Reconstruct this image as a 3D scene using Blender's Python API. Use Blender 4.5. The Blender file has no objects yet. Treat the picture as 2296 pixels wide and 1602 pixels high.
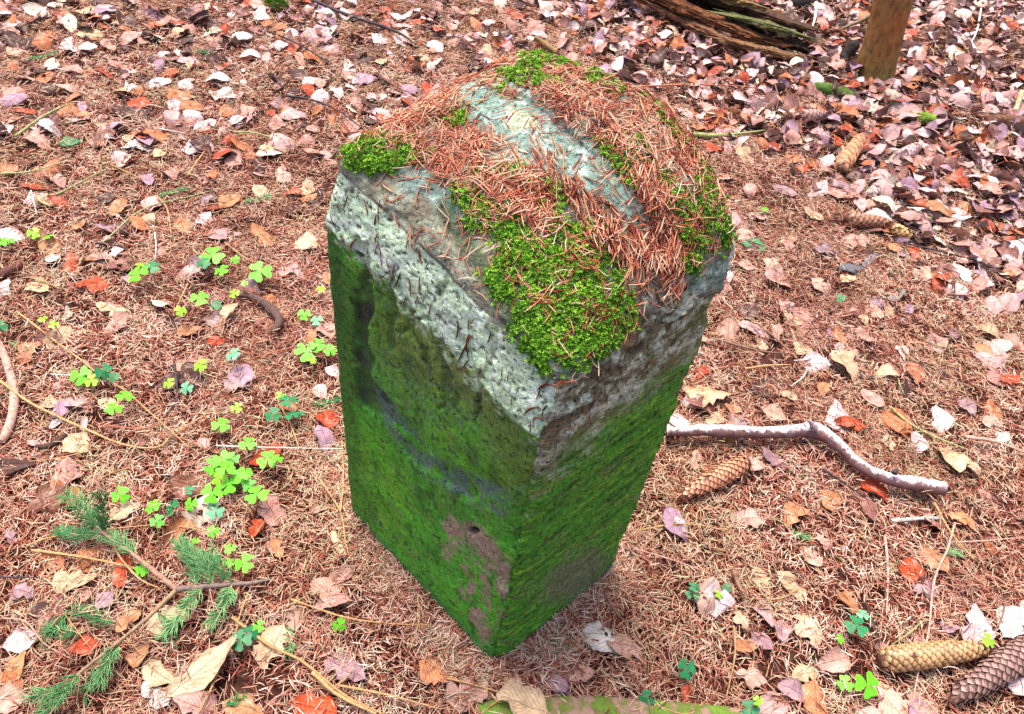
import bpy, math, random
import numpy as np
from mathutils import Matrix, Vector, Euler

random.seed(7); rng = np.random.default_rng(11)
scene = bpy.context.scene
COL = scene.collection

# ------------------------------------------------------------------ camera, light, exposure
CX, CY, FP = 1148.0, 801.0, 1770.0            # picture grid used for measuring: 2296 x 1602
_d = np.array([905 - CX, 2440 - CY, FP]); _d /= np.linalg.norm(_d)
_Z = -_d; _Y = np.array([0, 0, 1.0]); _Y = _Y - (_Y @ _Z) * _Z; _Y /= np.linalg.norm(_Y); _X = np.cross(_Y, _Z)
RM = np.stack([_X, _Y, _Z]); CAM = np.array([0, 0, 1.0])

def G(px, py, z=0.0):
    """point of the place at height z seen at a measured picture position"""
    r = RM @ np.array([px - CX, py - CY, FP]); t = (z - 1.0) / r[2]
    return CAM + t * r
def PJ(w):
    v = (np.asarray(w, float) - CAM) @ RM
    return np.stack([CX + FP * v[..., 0] / v[..., 2], CY + FP * v[..., 1] / v[..., 2]], -1)
def depth(w): return float((np.asarray(w) - CAM) @ RM[:, 2])

cd = bpy.data.cameras.new('camera'); cam = bpy.data.objects.new('camera', cd); COL.objects.link(cam)
cd.sensor_width = 36; cd.lens = 36 * FP / 2296; cd.clip_start = 0.01; cd.clip_end = 500
m = Matrix.Identity(4)
for i in range(3):
    m[i][0] = RM[i, 0]; m[i][1] = -RM[i, 1]; m[i][2] = -RM[i, 2]; m[i][3] = CAM[i]
cam.matrix_world = m; scene.camera = cam

SUN_EL, SUN_AZ = math.radians(72), math.radians(-35)
w = bpy.data.worlds.new('World'); scene.world = w; w.use_nodes = True
nt = w.node_tree; nt.nodes.clear()
sky = nt.nodes.new('ShaderNodeTexSky'); sky.sky_type = 'NISHITA'; sky.sun_disc = False
sky.sun_elevation = SUN_EL; sky.sun_rotation = SUN_AZ; sky.air_density = 0.7; sky.dust_density = 5.0; sky.ozone_density = 1.0
bg = nt.nodes.new('ShaderNodeBackground'); bg.inputs[1].default_value = 0.14
wo = nt.nodes.new('ShaderNodeOutputWorld'); nt.links.new(sky.outputs[0], bg.inputs[0]); nt.links.new(bg.outputs[0], wo.inputs[0])
sd = bpy.data.lights.new('sun', 'SUN'); sd.energy = 2.2; sd.angle = math.radians(30); sd.color = (1, 0.93, 0.84)
sun = bpy.data.objects.new('sun', sd); COL.objects.link(sun)
sdir = Vector((math.sin(SUN_AZ) * math.cos(SUN_EL), math.cos(SUN_AZ) * math.cos(SUN_EL), math.sin(SUN_EL)))
sun.rotation_euler = sdir.to_track_quat('Z', 'Y').to_euler()
vs = scene.view_settings; vs.view_transform = 'Standard'; vs.look = 'None'; vs.exposure = 1.38; vs.gamma = 1; vs.use_curve_mapping = False

# ------------------------------------------------------------------ noise
def _h(ix, iy, iz, s):
    n = (ix * 374761393 + iy * 668265263 + iz * 2147483647 + s * 974711) & 0xFFFFFFFF
    n = ((n ^ (n >> 13)) * 1274126177) & 0xFFFFFFFF
    n = n ^ (n >> 16)
    return (n & 0xFFFFFF) / float(0xFFFFFF)
def vnoise(p, s=0):
    p = np.asarray(p, float); i = np.floor(p).astype(np.int64); f = p - i; f = f * f * (3 - 2 * f)
    o = 0
    for a in (0, 1):
        for b in (0, 1):
            for c in (0, 1):
                wgt = (f[..., 0] if a else 1 - f[..., 0]) * (f[..., 1] if b else 1 - f[..., 1]) * (f[..., 2] if c else 1 - f[..., 2])
                o = o + wgt * _h(i[..., 0] + a, i[..., 1] + b, i[..., 2] + c, s)
    return o
def fbm(p, s=0, o=4, g=.5):
    a, t, r = 1.0, 0.0, 0
    p = np.asarray(p, float)
    for k in range(o):
        r = r + a * (vnoise(p, s + k) - .5); t += a; a *= g; p = p * 2.03 + 7.7
    return r / t * 2
def sm(x, a, b):
    t = np.clip((x - a) / (b - a), 0, 1); return t * t * (3 - 2 * t)

def gh(x, y):
    """relief of the forest floor"""
    x = np.asarray(x, float); y = np.asarray(y, float)
    p = np.stack([x, y, np.zeros_like(x)], -1)
    far = sm(y - 0.45 * x, 1.0, 1.8) * sm(x, -.4, .5)
    h = 0.008 * fbm(p * 7, 3, 3) + far * 0.016 * fbm(p * 9, 9, 3) + 0.012 * fbm(p * 1.7, 21, 2)
    dd = np.hypot(x - 0.0, y - 0.57)
    return h * sm(dd, .15, .5)

# ------------------------------------------------------------------ helpers
def mesh(name, V, F, mat=None, smooth=True, uv=None, attrs=None):
    me = bpy.data.meshes.new(name)
    V = np.asarray(V, float)
    if isinstance(F, np.ndarray) and F.ndim == 2:
        n, k = F.shape
        me.vertices.add(len(V)); me.vertices.foreach_set('co', V.ravel())
        me.loops.add(n * k); me.loops.foreach_set('vertex_index', F.astype(np.int32).ravel())
        me.polygons.add(n); me.polygons.foreach_set('loop_start', np.arange(0, n * k, k, dtype=np.int32))
        me.update(calc_edges=True)
    else:
        me.from_pydata([tuple(v) for v in V], [], [tuple(f) for f in F]); me.update()
    me.validate()
    if smooth: me.polygons.foreach_set('use_smooth', [True] * len(me.polygons))
    if uv is not None:
        l = me.uv_layers.new(name='UVMap'); vi = np.zeros(len(me.loops), dtype=np.int32); me.loops.foreach_get('vertex_index', vi)
        l.data.foreach_set('uv', np.asarray(uv, float)[vi].ravel())
    if attrs:
        for k, a in attrs.items():
            a = np.asarray(a, float)
            if a.ndim == 1:
                at = me.attributes.new(k, 'FLOAT', 'POINT'); at.data.foreach_set('value', a)
            else:
                at = me.attributes.new(k, 'FLOAT_COLOR', 'POINT')
                at.data.foreach_set('color', np.concatenate([a, np.ones((len(a), 1))], 1).ravel())
    if mat: me.materials.append(mat)
    return me
def obj(name, me, parent=None, loc=None, rot=None, scl=None, color=None):
    o = bpy.data.objects.new(name, me); COL.objects.link(o)
    if parent: o.parent = parent
    if loc is not None: o.location = tuple(loc)
    if rot is not None: o.rotation_euler = rot
    if scl is not None: o.scale = scl if hasattr(scl, '__len__') else (scl,) * 3
    if color is not None: o.color = (*color, 1)
    return o
def tag(o, label=None, cat=None, group=None, kind=None):
    if label: o['label'] = label
    if cat: o['category'] = cat
    if group: o['group'] = group
    if kind: o['kind'] = kind
    return o
def join(parts):
    V, F, n = [], [], 0
    for v, f in parts:
        V.append(v); F.append(np.asarray(f) + n); n += len(v)
    return np.concatenate(V), np.concatenate(F)
def crom(P, n):
    P = np.asarray(P, float)
    if len(P) < 3:
        t = np.linspace(0, 1, n)[:, None]; return P[0] * (1 - t) + P[-1] * t
    Q = np.vstack([2 * P[0] - P[1], P, 2 * P[-1] - P[-2]])
    out = []
    for s in np.linspace(0, len(P) - 1 - 1e-6, n):
        i = int(s); t = s - i; a, b, c, d = Q[i], Q[i + 1], Q[i + 2], Q[i + 3]
        out.append(.5 * (2 * b + (c - a) * t + (2 * a - 5 * b + 4 * c - d) * t * t + (3 * b - a - 3 * c + d) * t ** 3))
    return np.array(out)
def tube(P, R, n=None, k=8, rough=0.1, seed=0, flat=1.0, lump=0.0):
    """closed tapering tube through points; R radius per control point"""
    P = np.asarray(P, float); n = n or max(6, len(P) * 5)
    C = crom(P, n); r = np.interp(np.linspace(0, 1, n), np.linspace(0, 1, len(R)), R)
    T = np.gradient(C, axis=0); T /= np.linalg.norm(T, axis=1)[:, None] + 1e-9
    up = np.tile([0, 0, 1.0], (n, 1)); bad = np.abs(T[:, 2]) > .9; up[bad] = [0, 1, 0] if not bad.all() else [0, 1, 0]
    if bad.any(): up[:] = [0.0, 1.0, 0.0] if np.abs(T[:, 1]).max() < .9 else [1.0, 0, 0]
    S = np.cross(T, up); S /= np.linalg.norm(S, axis=1)[:, None]; U = np.cross(S, T)
    a = np.linspace(0, 2 * np.pi, k, endpoint=False)
    ring = np.cos(a)[None, :, None] * S[:, None] + flat * np.sin(a)[None, :, None] * U[:, None]
    sc = max(r.mean(), 1e-4)
    q = (C[:, None] + ring * r[:, None, None])
    rr = 1 + rough * fbm(q / sc * .9 + seed, seed, 3) + lump * fbm(q / sc * .25 + seed, seed + 5, 2)
    V = C[:, None] + ring * (r[:, None] * rr)[..., None]
    V = V.reshape(-1, 3)
    i = np.arange(n - 1)[:, None] * k; j = np.arange(k)[None]
    F = np.stack([i + j, i + (j + 1) % k, i + k + (j + 1) % k, i + k + j], -1).reshape(-1, 4)
    V = np.vstack([V, C[0], C[-1]]); c0, c1 = n * k, n * k + 1
    j = np.arange(k); e0 = np.stack([(j + 1) % k, j, np.full(k, c0), np.full(k, c0)], -1); b = (n - 1) * k
    e1 = np.stack([b + j, b + (j + 1) % k, np.full(k, c1), np.full(k, c1)], -1)
    L = [tuple(f) for f in F] + [tuple(f[:3]) for f in e0] + [tuple(f[:3]) for f in e1]
    return V, L
def tmesh(name, P, R, mat, **kw):
    V, L = tube(P, R, **kw); return mesh(name, V, L, mat)

class NT:
    def __init__(s, name, rough=.8, spec=.3):
        s.m = bpy.data.materials.new(name); s.m.use_nodes = True; s.t = s.m.node_tree
        s.b = s.t.nodes['Principled BSDF']; s.b.inputs['Roughness'].default_value = rough; s.b.inputs['Specular IOR Level'].default_value = spec
    def n(s, typ, **kw):
        nd = s.t.nodes.new('ShaderNode' + typ)
        for k, v in kw.items():
            if k.startswith('i_'): nd.inputs[k[2:].replace('_', ' ')].default_value = v
            else: setattr(nd, k, v)
        return nd
    def l(s, a, b): s.t.links.new(a, b)
    def noise(s, scale, det=4, rough=.6, vec=None, dist=0):
        nd = s.n('TexNoise'); nd.inputs['Scale'].default_value = scale; nd.inputs['Detail'].default_value = det
        nd.inputs['Roughness'].default_value = rough; nd.inputs['Distortion'].default_value = dist
        if vec is not None: s.l(vec, nd.inputs['Vector'])
        return nd.outputs['Fac']
    def ramp(s, fac, stops, interp='LINEAR'):
        r = s.n('ValToRGB'); r.color_ramp.interpolation = interp
        el = r.color_ramp.elements
        while len(el) < len(stops): el.new(.5)
        for e, (p, c) in zip(el, stops):
            e.position = p; e.color = (*c, 1) if hasattr(c, '__len__') else (c, c, c, 1)
        s.l(fac, r.inputs[0]); return r.outputs[0]
    def mix(s, a, b, fac, mode='MIX'):
        nd = s.n('MixRGB', blend_type=mode)
        for sock, v in ((nd.inputs[0], fac), (nd.inputs[1], a), (nd.inputs[2], b)):
            if hasattr(v, 'is_linked') or hasattr(v, 'links'): s.l(v, sock)
            elif hasattr(v, '__len__'): sock.default_value = (*v, 1)
            else: sock.default_value = v if sock == nd.inputs[0] else (v, v, v, 1)
        return nd.outputs[0]
    def math(s, op, a, b=0.0):
        nd = s.n('Math', operation=op)
        for sock, v in ((nd.inputs[0], a), (nd.inputs[1], b)):
            if hasattr(v, 'links'): s.l(v, sock)
            else: sock.default_value = v
        return nd.outputs[0]
    def col(s, c): s.l(c, s.b.inputs['Base Color'])
    def bump(s, h, strength=.5, dist=.002):
        b = s.n('Bump'); b.inputs['Strength'].default_value = strength; b.inputs['Distance'].default_value = dist
        s.l(h, b.inputs['Height']); s.l(b.outputs[0], s.b.inputs['Normal'])
    def pos(s): return s.n('NewGeometry').outputs['Position']
    def obj(s): return s.n('TexCoord').outputs['Object']
    def rnd(s): return s.n('ObjectInfo').outputs['Random']
    def attr(s, name, out='Color'): return s.n('Attribute', attribute_name=name).outputs[out]

# ------------------------------------------------------------------ materials
def mat_soil():
    k = NT('forest_soil', .95, .1); p = k.pos()
    k.col(k.ramp(k.noise(60, 6, .7, p), [(.3, (.015, .006, .005)), (.55, (.06, .025, .018)), (.8, (.16, .075, .05))]))
    k.bump(k.noise(200, 5, .7, p), .8, .004); return k.m
NEEDLE_STOPS = [(0, (.022, .007, .007)), (.16, (.075, .018, .012)), (.3, (.26, .06, .032)), (.46, (.47, .18, .125)), (.58, (.55, .31, .20)), (.70, (.66, .41, .34)), (.82, (.78, .54, .42)), (.96, (.88, .70, .62)), (1, (.17, .24, .11))]
def mat_needles(name, shift=0.0, stops=NEEDLE_STOPS):
    k = NT(name, .65, .12); p = k.pos()
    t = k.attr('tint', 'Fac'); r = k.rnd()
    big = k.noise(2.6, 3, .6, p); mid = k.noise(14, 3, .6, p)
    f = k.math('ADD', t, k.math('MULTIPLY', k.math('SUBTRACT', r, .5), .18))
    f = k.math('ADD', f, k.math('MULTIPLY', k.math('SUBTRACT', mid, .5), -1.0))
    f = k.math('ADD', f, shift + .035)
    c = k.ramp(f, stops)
    green = k.ramp(k.noise(5, 4, .6, p), [(.42, .1), (.60, .85)])
    g2 = k.math('MULTIPLY', green, k.ramp(t, [(.45, 0.0), (.7, 1.0)]))
    c = k.mix(c, (.46, .38, .22), g2)
    c = k.mix(c, (.36, .13, .10), k.ramp(big, [(.45, 0.0), (.7, .5)]))
    k.col(c); return k.m
def leafcore(k, c):
    uvn = k.n('TexCoord').outputs['UV']; sep = k.n('SeparateXYZ'); k.l(uvn, sep.inputs[0])
    u, v = sep.outputs[0], sep.outputs[1]
    av = k.math('ABSOLUTE', k.math('SUBTRACT', v, .5))
    ph = k.math('SUBTRACT', k.math('MULTIPLY', u, 9.0), k.math('MULTIPLY', av, 7.0))
    fr = k.math('ABSOLUTE', k.math('SUBTRACT', k.math('FRACT', ph), .5))
    side = k.ramp(fr, [(0, 1.0), (.09, 0.0)]); mid = k.ramp(av, [(0, 1.0), (.03, 0.0)])
    vein = k.math('MAXIMUM', k.math('MULTIPLY', side, .55), mid)
    pos = k.obj(); rn = k.rnd()
    ad = k.n('VectorMath', operation='ADD'); k.l(pos, ad.inputs[0])
    cb = k.n('CombineXYZ'); k.l(k.math('MULTIPLY', rn, 37.0), cb.inputs[0]); k.l(cb.outputs[0], ad.inputs[1]); q = ad.outputs[0]
    blot = k.noise(3.2, 5, .65, q)
    c = k.mix(c, .30, k.ramp(blot, [(.28, .75), (.5, 0.0)]), 'MULTIPLY')
    c = k.mix(c, (.75, .52, .44), k.ramp(blot, [(.52, 0.0), (.8, .5)]))
    spots = k.ramp(k.noise(22, 2, .5, q), [(.66, 0.0), (.72, .8)]); c = k.mix(c, (.05, .02, .015), spots)
    edge = k.ramp(av, [(.36, 0.0), (.5, .45)]); c = k.mix(c, .35, edge, 'MULTIPLY')
    c = k.mix(c, .62, k.math('MULTIPLY', vein, .85), 'MULTIPLY')
    bf = k.n('NewGeometry').outputs['Backfacing']; c = k.mix(c, (.72, .56, .46), k.math('MULTIPLY', bf, .35))
    k.col(c)
    h = k.math('ADD', k.math('MULTIPLY', vein, -1.0), k.math('MULTIPLY', k.noise(9, 4, .6, q), 1.2)); k.bump(h, .7, .0016)
    k.l(k.ramp(blot, [(.3, .7), (.7, .42)]), k.b.inputs['Roughness'])
def mat_leaf():
    k = NT('beech_leaf', .5, .3); leafcore(k, k.n('ObjectInfo').outputs['Color']); return k.m
def mat_leaf_litter():
    k = NT('leaf_litter_leaf', .5, .3)
    c = k.ramp(k.rnd(), [(0, (.06, .02, .015)), (.13, (.32, .045, .01)), (.21, (.42, .13, .045)), (.31, (.22, .09, .07)), (.42, (.44, .21, .17)), (.56, (.52, .30, .28)), (.70, (.34, .20, .26)), (.80, (.66, .48, .47)), (.94, (.68, .55, .42))], 'CONSTANT')
    leafcore(k, c); return k.m
def mat_green(name, c1, c2, rough=.55):
    k = NT(name, rough, .3); t = k.mix(c1, c2, k.rnd()); t = k.mix(t, .6, k.ramp(k.noise(300, 2, .5, k.pos()), [(.4, .5), (.6, 0.0)]), 'MULTIPLY'); k.col(t); return k.m
def mat_bark(name, c1, c2, c3=None, scale=60, stretch=(1, 1, 1), rough=.85):
    k = NT(name, rough, .25); mp = k.n('Mapping'); mp.inputs['Scale'].default_value = stretch; k.l(k.obj(), mp.inputs[0]); v = mp.outputs[0]
    nz = k.noise(scale, 6, .7, v); c = k.ramp(nz, [(.32, c1), (.62, c2), (.8, c3 or c2)])
    k.col(c); k.bump(nz, .9, .003); return k.m
def mat_objcol(name, rough=.7, scale=90, lo=.45, stretch=(1, 1, 1), bumpd=.0015):
    k = NT(name, rough, .3); mp = k.n('Mapping'); mp.inputs['Scale'].default_value = stretch; k.l(k.pos(), mp.inputs[0])
    nz = k.noise(scale, 5, .7, mp.outputs[0]); c = k.mix(k.n('ObjectInfo').outputs['Color'], k.ramp(nz, [(.3, lo), (.6, 1.0), (.8, 1.35)]), 1.0, 'MULTIPLY')
    k.col(c); k.bump(nz, .8, bumpd); return k.m

M_soil = mat_soil(); M_needle = mat_needles('dead_spruce_needles')
M_needle_top = mat_needles('needles_on_stone', .06, [(0, (.03, .01, .008)), (.15, (.13, .03, .018)), (.3, (.36, .075, .04)), (.45, (.50, .17, .09)), (.6, (.55, .28, .15)), (.75, (.66, .40, .29)), (.92, (.84, .64, .52)), (1, (.22, .30, .12))])
M_leaf = mat_leaf(); M_litter = mat_leaf_litter()
M_moss = mat_green('moss_sprigs', (.05, .19, .008), (.28, .56, .03), .7)
M_sorrel = mat_objcol('sorrel_leaflet', .45, 160, .5, bumpd=.0008)
M_stalk = mat_green('sorrel_stalk', (.3, .25, .08), (.4, .12, .08))
M_spruce = mat_green('spruce_needles_green', (.04, .20, .06), (.22, .46, .18), .45)
M_twig = mat_objcol('twig_bark', .8, 160, .5, bumpd=.0008)
M_cone = mat_objcol('cone_scale', .5, 130, .6)
M_wood = mat_bark('rotten_wood', (.03, .015, .01), (.22, .09, .035), (.42, .22, .09), 22, (1.6, 9, 9))

# ------------------------------------------------------------------ ground
def build_ground():
    xs = np.concatenate([np.linspace(-60, -3.2, 14)[:-1], np.linspace(-3.2, 3.6, 240), np.linspace(3.6, 60, 14)[1:]])
    ys = np.concatenate([np.linspace(-50, -1, 10)[:-1], np.linspace(-1, 5.5, 230), np.linspace(5.5, 80, 16)[1:]])
    X, Y = np.meshgrid(xs, ys); V = np.stack([X, Y, gh(X, Y) - .004], -1).reshape(-1, 3)
    nx, ny = len(xs), len(ys); i = np.arange(ny - 1)[:, None] * nx; j = np.arange(nx - 1)[None]
    F = np.stack([i + j, i + j + 1, i + nx + j + 1, i + nx + j], -1).reshape(-1, 4)
    o = obj('ground', mesh('ground', V, F, M_soil)); tag(o, kind='structure', label='dark brown forest soil under needles and leaves')
build_ground()

# ------------------------------------------------------------------ the boundary stone
sL, sF, sR = G(783, 1150), G(1105, 1500), G(1375, 1275); e1 = sL - sF; e2 = sR - sF; sB = sF + e1 + e2
W1, W2 = np.linalg.norm(e1), np.linalg.norm(e2)
def bil(u, v, f, l, r, b): return f * (1 - u) * (1 - v) + l * u * (1 - v) + r * (1 - u) * v + b * u * v
def ztop(u, v):
    u = np.clip(u, 0, 1); v = np.clip(v, 0, 1)
    return bil(u, v, .560, .606, .594, .654) + .062 * np.sin(np.pi * u ** .72) * v ** 1.1 + .018 * np.sin(np.pi * u) * np.sin(np.pi * v)
def zlow(u, v): return bil(np.clip(u, 0, 1), np.clip(v, 0, 1), .477, .524, .545, .58) + .005 * fbm(np.stack([u * 9, v * 7, 0 * u], -1), 33, 4)

def in_ell(q, cx, cy, rx, ry, ang=0, soft=.25):
    a = math.radians(ang); dx, dy = q[..., 0] - cx, q[..., 1] - cy
    x = dx * math.cos(a) + dy * math.sin(a); y = -dx * math.sin(a) + dy * math.cos(a)
    return 1 - sm(np.sqrt((x / rx) ** 2 + (y / ry) ** 2), 1 - soft, 1 + soft)
def near_line(q, pts, w0, w1=None):
    w1 = w1 or w0; best = np.zeros(q.shape[:-1]); n = len(pts) - 1
    for i in range(n):
        a, b = np.array(pts[i], float), np.array(pts[i + 1], float); t = np.clip(((q - a) @ (b - a)) / ((b - a) @ (b - a)), 0, 1)
        dd = np.linalg.norm(q - (a + t[..., None] * (b - a)), axis=-1); ww = w0 + (w1 - w0) * (i + t) / n
        best = np.maximum(best, 1 - sm(dd / ww, .5, 1.2))
    return best
MOSS = [(850, 342, 108, 36, 0), (915, 375, 45, 28, -20), (1290, 148, 120, 32, 12), (1375, 178, 48, 32, 30), (1150, 180, 90, 22, -15), (1250, 195, 60, 16, 0),
        (1100, 480, 92, 55, 25), (1170, 590, 75, 90, 55), (1290, 560, 110, 75, 20), (1250, 760, 110, 82, -8), (1210, 680, 90, 80, 30), (1335, 620, 60, 60, 0), (1370, 690, 60, 45, 0), (1350, 770, 52, 42, 0),
        (1570, 500, 52, 70, 0), (1590, 395, 32, 70, -15), (1540, 300, 28, 60, -35), (1480, 235, 26, 45, -50), (1400, 345, 65, 48, 0), (1420, 410, 55, 32, 20), (1280, 490, 60, 30, 20),
        (1120, 385, 60, 18, 0), (1215, 420, 60, 18, 10), (1480, 430, 45, 45, 0), (1030, 250, 50, 16, -20), (1545, 590, 30, 30, 0)]
LICH_LINES = [([(1060, 208), (1110, 255), (1180, 300), (1250, 350), (1300, 392)], 46, 40), ([(1170, 225), (1230, 270), (1300, 330), (1370, 410), (1420, 480)], 26, 34), ([(920, 400), (985, 430), (1010, 470)], 36, 26)]
def top_masks(q):
    nz = fbm(np.concatenate([q / 38, np.zeros(q.shape[:-1] + (1,))], -1), 4, 4)
    qq = q + nz[..., None] * 34
    mo = np.zeros(q.shape[:-1])
    for e in MOSS: mo = np.maximum(mo, in_ell(qq, *e, soft=.35))
    li = np.zeros_like(mo)
    for L, a, b in LICH_LINES: li = np.maximum(li, near_line(qq, L, a, b))
    mo = mo * (1 - .9 * li); mo = mo * sm(fbm(np.concatenate([q / 22, np.zeros(q.shape[:-1] + (1,))], -1), 41, 4), -.42, -.12)
    return mo, li

def build_stone():
    NP, NS, NC, NK = 600, 230, 50, 150
    # perimeter (rounded rectangle) in metres, corner order F-L-B-R
    rad = .010; pts = []
    corners = [((0, 0), (0, 1), (1, 0)), ]
    per = []
    A, Bm = W1, W2
    seg = [((rad, 0), (A - rad, 0)), ((A, rad), (A, Bm - rad)), ((A - rad, Bm), (rad, Bm)), ((0, Bm - rad), (0, rad))]
    cen = [(A - rad, rad), (A - rad, Bm - rad), (rad, Bm - rad), (rad, rad)]; ang = [-90, 0, 90, 180]
    tot = 2 * (A + Bm)
    for (a, b), c, g in zip(seg, cen, ang):
        L = math.hypot(b[0] - a[0], b[1] - a[1]); n = int(round((NP - 32) * L / tot))
        for t in np.linspace(0, 1, n, endpoint=False): per.append((a[0] + (b[0] - a[0]) * t, a[1] + (b[1] - a[1]) * t))
        for t in np.linspace(0, 90, 8, endpoint=False): h = math.radians(g + t); per.append((c[0] + rad * math.cos(h), c[1] + rad * math.sin(h)))
    per = np.array(per); NP = len(per); U0, V0 = per[:, 0] / A, per[:, 1] / Bm
    cc = np.array([.5, .5])
    def inset(dst):  # scale toward the centre by a distance in metres
        return np.stack([U0 * (1 - dst * .95 / A) + dst * .3 / A, V0 * (1 - dst * 1.3 / Bm) + dst / Bm], -1)
    IN = .016; drop = .018
    rows, kinds, arc = [], [], []
    zl = zlow(U0, V0); uvr = inset(IN); zr = ztop(uvr[:, 0], uvr[:, 1]) - drop
    for t in np.linspace(0, 1, NS):
        z = -.03 + (zl + .03) * t; rows.append(np.stack([U0, V0, z], -1))
    for t in np.linspace(0, 1, NC + 1)[1:]:
        I = inset(IN * t ** 1.15); rows.append(np.stack([I[:, 0], I[:, 1], zl + (zr - zl) * t], -1))
    dmax = min(A, Bm) / 2
    for k in range(1, NK + 1):
        s = 1 - (k / NK) ** 1.0 * .999
        uv = .5 + (uvr - .5) * s
        dd = np.full(len(uv), (1 - s) * min(A, Bm) * .5)
        rows.append(np.stack([uv[:, 0], uv[:, 1], ztop(uv[:, 0], uv[:, 1]) - drop * np.exp(-np.maximum(dd, 0) / .026)], -1))
    Rw = np.array(rows)
    Pw = sF[None, None] + Rw[..., :1] * e1 + Rw[..., 1:2] * e2; Pw[..., 2] = Rw[..., 2]
    def normals(P):
        du = np.roll(P, -1, 1) - np.roll(P, 1, 1); dv = np.gradient(P, axis=0); n = np.cross(du, dv)
        n /= np.linalg.norm(n, axis=-1)[..., None] + 1e-12; return n
    N = normals(Pw)
    if (N[20, :, :2] * (Pw[20, :, :2] - Pw[20].mean(0)[:2])).sum() < 0: N = -N; flip = True
    else: flip = False
    nr = len(rows); q = PJ(Pw); z = Pw[..., 2]
    istop = (np.arange(nr)[:, None] >= NS + NC - 6) & np.ones((1, NP), bool)
    ischam = (np.arange(nr)[:, None] >= NS) & ~istop & np.ones((1, NP), bool)
    left = (Rw[..., 1] < .06) & (Rw[..., 0] > .012) & ~istop; right = (Rw[..., 0] < .045) & ~left & ~istop
    side = (Rw[..., 2] < 10) & ~istop
    mo, li = top_masks(q)
    mo = mo * istop
    # ---- relief
    D = .0028 * fbm(Pw * 22, 1, 4) + .0012 * fbm(Pw * 90, 2, 3)
    D += right * (.0026 * fbm(Pw * np.array([60, 60, 110.]), 6, 4) + .0014 * fbm(Pw * np.array([150, 150, 380.]), 16, 3)) * (1 + 1.3 * sm(z - zlow(Rw[..., 0], Rw[..., 1]), -.07, .0))
    pitn = fbm(Pw * 230, 31, 2); D -= ischam * left * .0022 * sm(pitn, .25, .6)
    D += ischam * .0022 * fbm(Pw * 60, 8, 3)
    D += istop * (.004 * fbm(Pw * 30, 12, 4) + .0015 * fbm(Pw * 130, 13, 3))
    D += mo * (.001 + .003 * fbm(Pw * 45, 14, 3))
    w1 = fbm(Pw * 26, 70, 4)[..., None]; w2 = fbm(Pw * 26 + 9, 73, 4)[..., None]; qw = q + np.concatenate([w1, w2], -1) * 34
    groove = left * near_line(qw, [(803, 560), (812, 680), (812, 800), (825, 880), (900, 960), (960, 1040), (1060, 1100)], 20, 22)
    g2 = left * np.maximum.reduce([near_line(qw, [(895, 640), (930, 760), (970, 860), (1010, 930)], 6), near_line(qw, [(990, 760), (1000, 860), (985, 920)], 7), near_line(qw, [(905, 735), (960, 710)], 6), near_line(qw, [(880, 600), (885, 720), (880, 790)], 8), near_line(qw, [(1050, 800), (1075, 880), (1060, 960)], 6)])
    D -= .0045 * groove + .0026 * g2
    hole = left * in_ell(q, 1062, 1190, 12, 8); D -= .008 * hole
    edge_groove = istop * near_line(q, [(1160, 215), (1240, 270), (1330, 350)], 10); D -= .003 * edge_groove
    strata = right * near_line(q, [(1380, 880), (1500, 770), (1600, 680)], 26); D -= .004 * strata
    # chipped front edge
    fe = np.exp(-((Rw[..., 0] * W1) ** 2 + (Rw[..., 1] * W2) ** 2) / .014 ** 2); D -= fe * .006 * (1 + 2.2 * fbm(Pw * 50, 44, 3))
    P2 = Pw + N * D[..., None]
    # ---- colour of stone, algae and lichen
    n1 = fbm(Pw * 9, 50, 4); n2 = fbm(Pw * 30, 51, 4); n3 = fbm(Pw * 120, 52, 3)
    stone = np.array([.20, .17, .13]); C = np.ones(Pw.shape) * stone
    def put(C, col, m): m = np.clip(m, 0, 1)[..., None]; return C * (1 - m) + np.array(col) * m
    S = side & ~ischam
    C = put(C, (.055, .27, .020), S * 1.0)
    C = put(C, (.080, .42, .020), S * sm(n1, -.2, .4) * .8)
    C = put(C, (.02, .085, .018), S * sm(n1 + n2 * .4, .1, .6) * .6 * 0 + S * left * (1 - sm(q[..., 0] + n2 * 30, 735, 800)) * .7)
    C = put(C, (.17, .21, .04), left * S * (in_ell(q + n2[..., None] * 25, 990, 760, 190, 130, 45, .5) * .75))
    C = put(C, (.13, .11, .04), left * S * in_ell(q + n2[..., None] * 25, 1140, 1010, 55, 120, -25, .5) * .6)
    C = put(C, (.16, .15, .06), left * S * in_ell(q + n2[..., None] * 20, 1060, 850, 60, 90, -35, .5) * .5)
    C = put(C, (.11, .37, .01), left * S * in_ell(q + n2[..., None] * 30, 1010, 1000, 60, 170, -40, .6) * .6)
    C = put(C, (.11, .37, .01), left * S * in_ell(q + n2[..., None] * 30, 850, 1090, 60, 120, -20, .6) * .6)
    vstr = fbm(Pw * np.array([75, 75, 16.]), 95, 5, .65); mot = fbm(Pw * 48, 96, 5, .7)
    C = put(C, (.035, .10, .012), left * S * sm(vstr, .08, .35) * .65)
    C = put(C, (.17, .30, .03), left * S * sm(-vstr + .3 * n3, .08, .4) * .6)
    C = put(C, (.13, .12, .05), left * S * sm(mot, .2, .4) * .4)
    C = put(C, (.12, .22, .10), left * S * sm(-mot, .14, .4) * .5)
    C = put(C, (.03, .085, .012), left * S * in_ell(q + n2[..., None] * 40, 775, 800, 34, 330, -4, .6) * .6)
    C = put(C, (.02, .03, .012), left * S * sm(fbm(Pw * 150, 97, 3), .26, .42) * .8)
    C = put(C, (.022, .025, .022), np.maximum(groove * .85 * (1 - sm(q[..., 1], 880, 960)), g2 * .38) * (.55 + .6 * sm(n2, -.4, .3)) * S)
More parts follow.
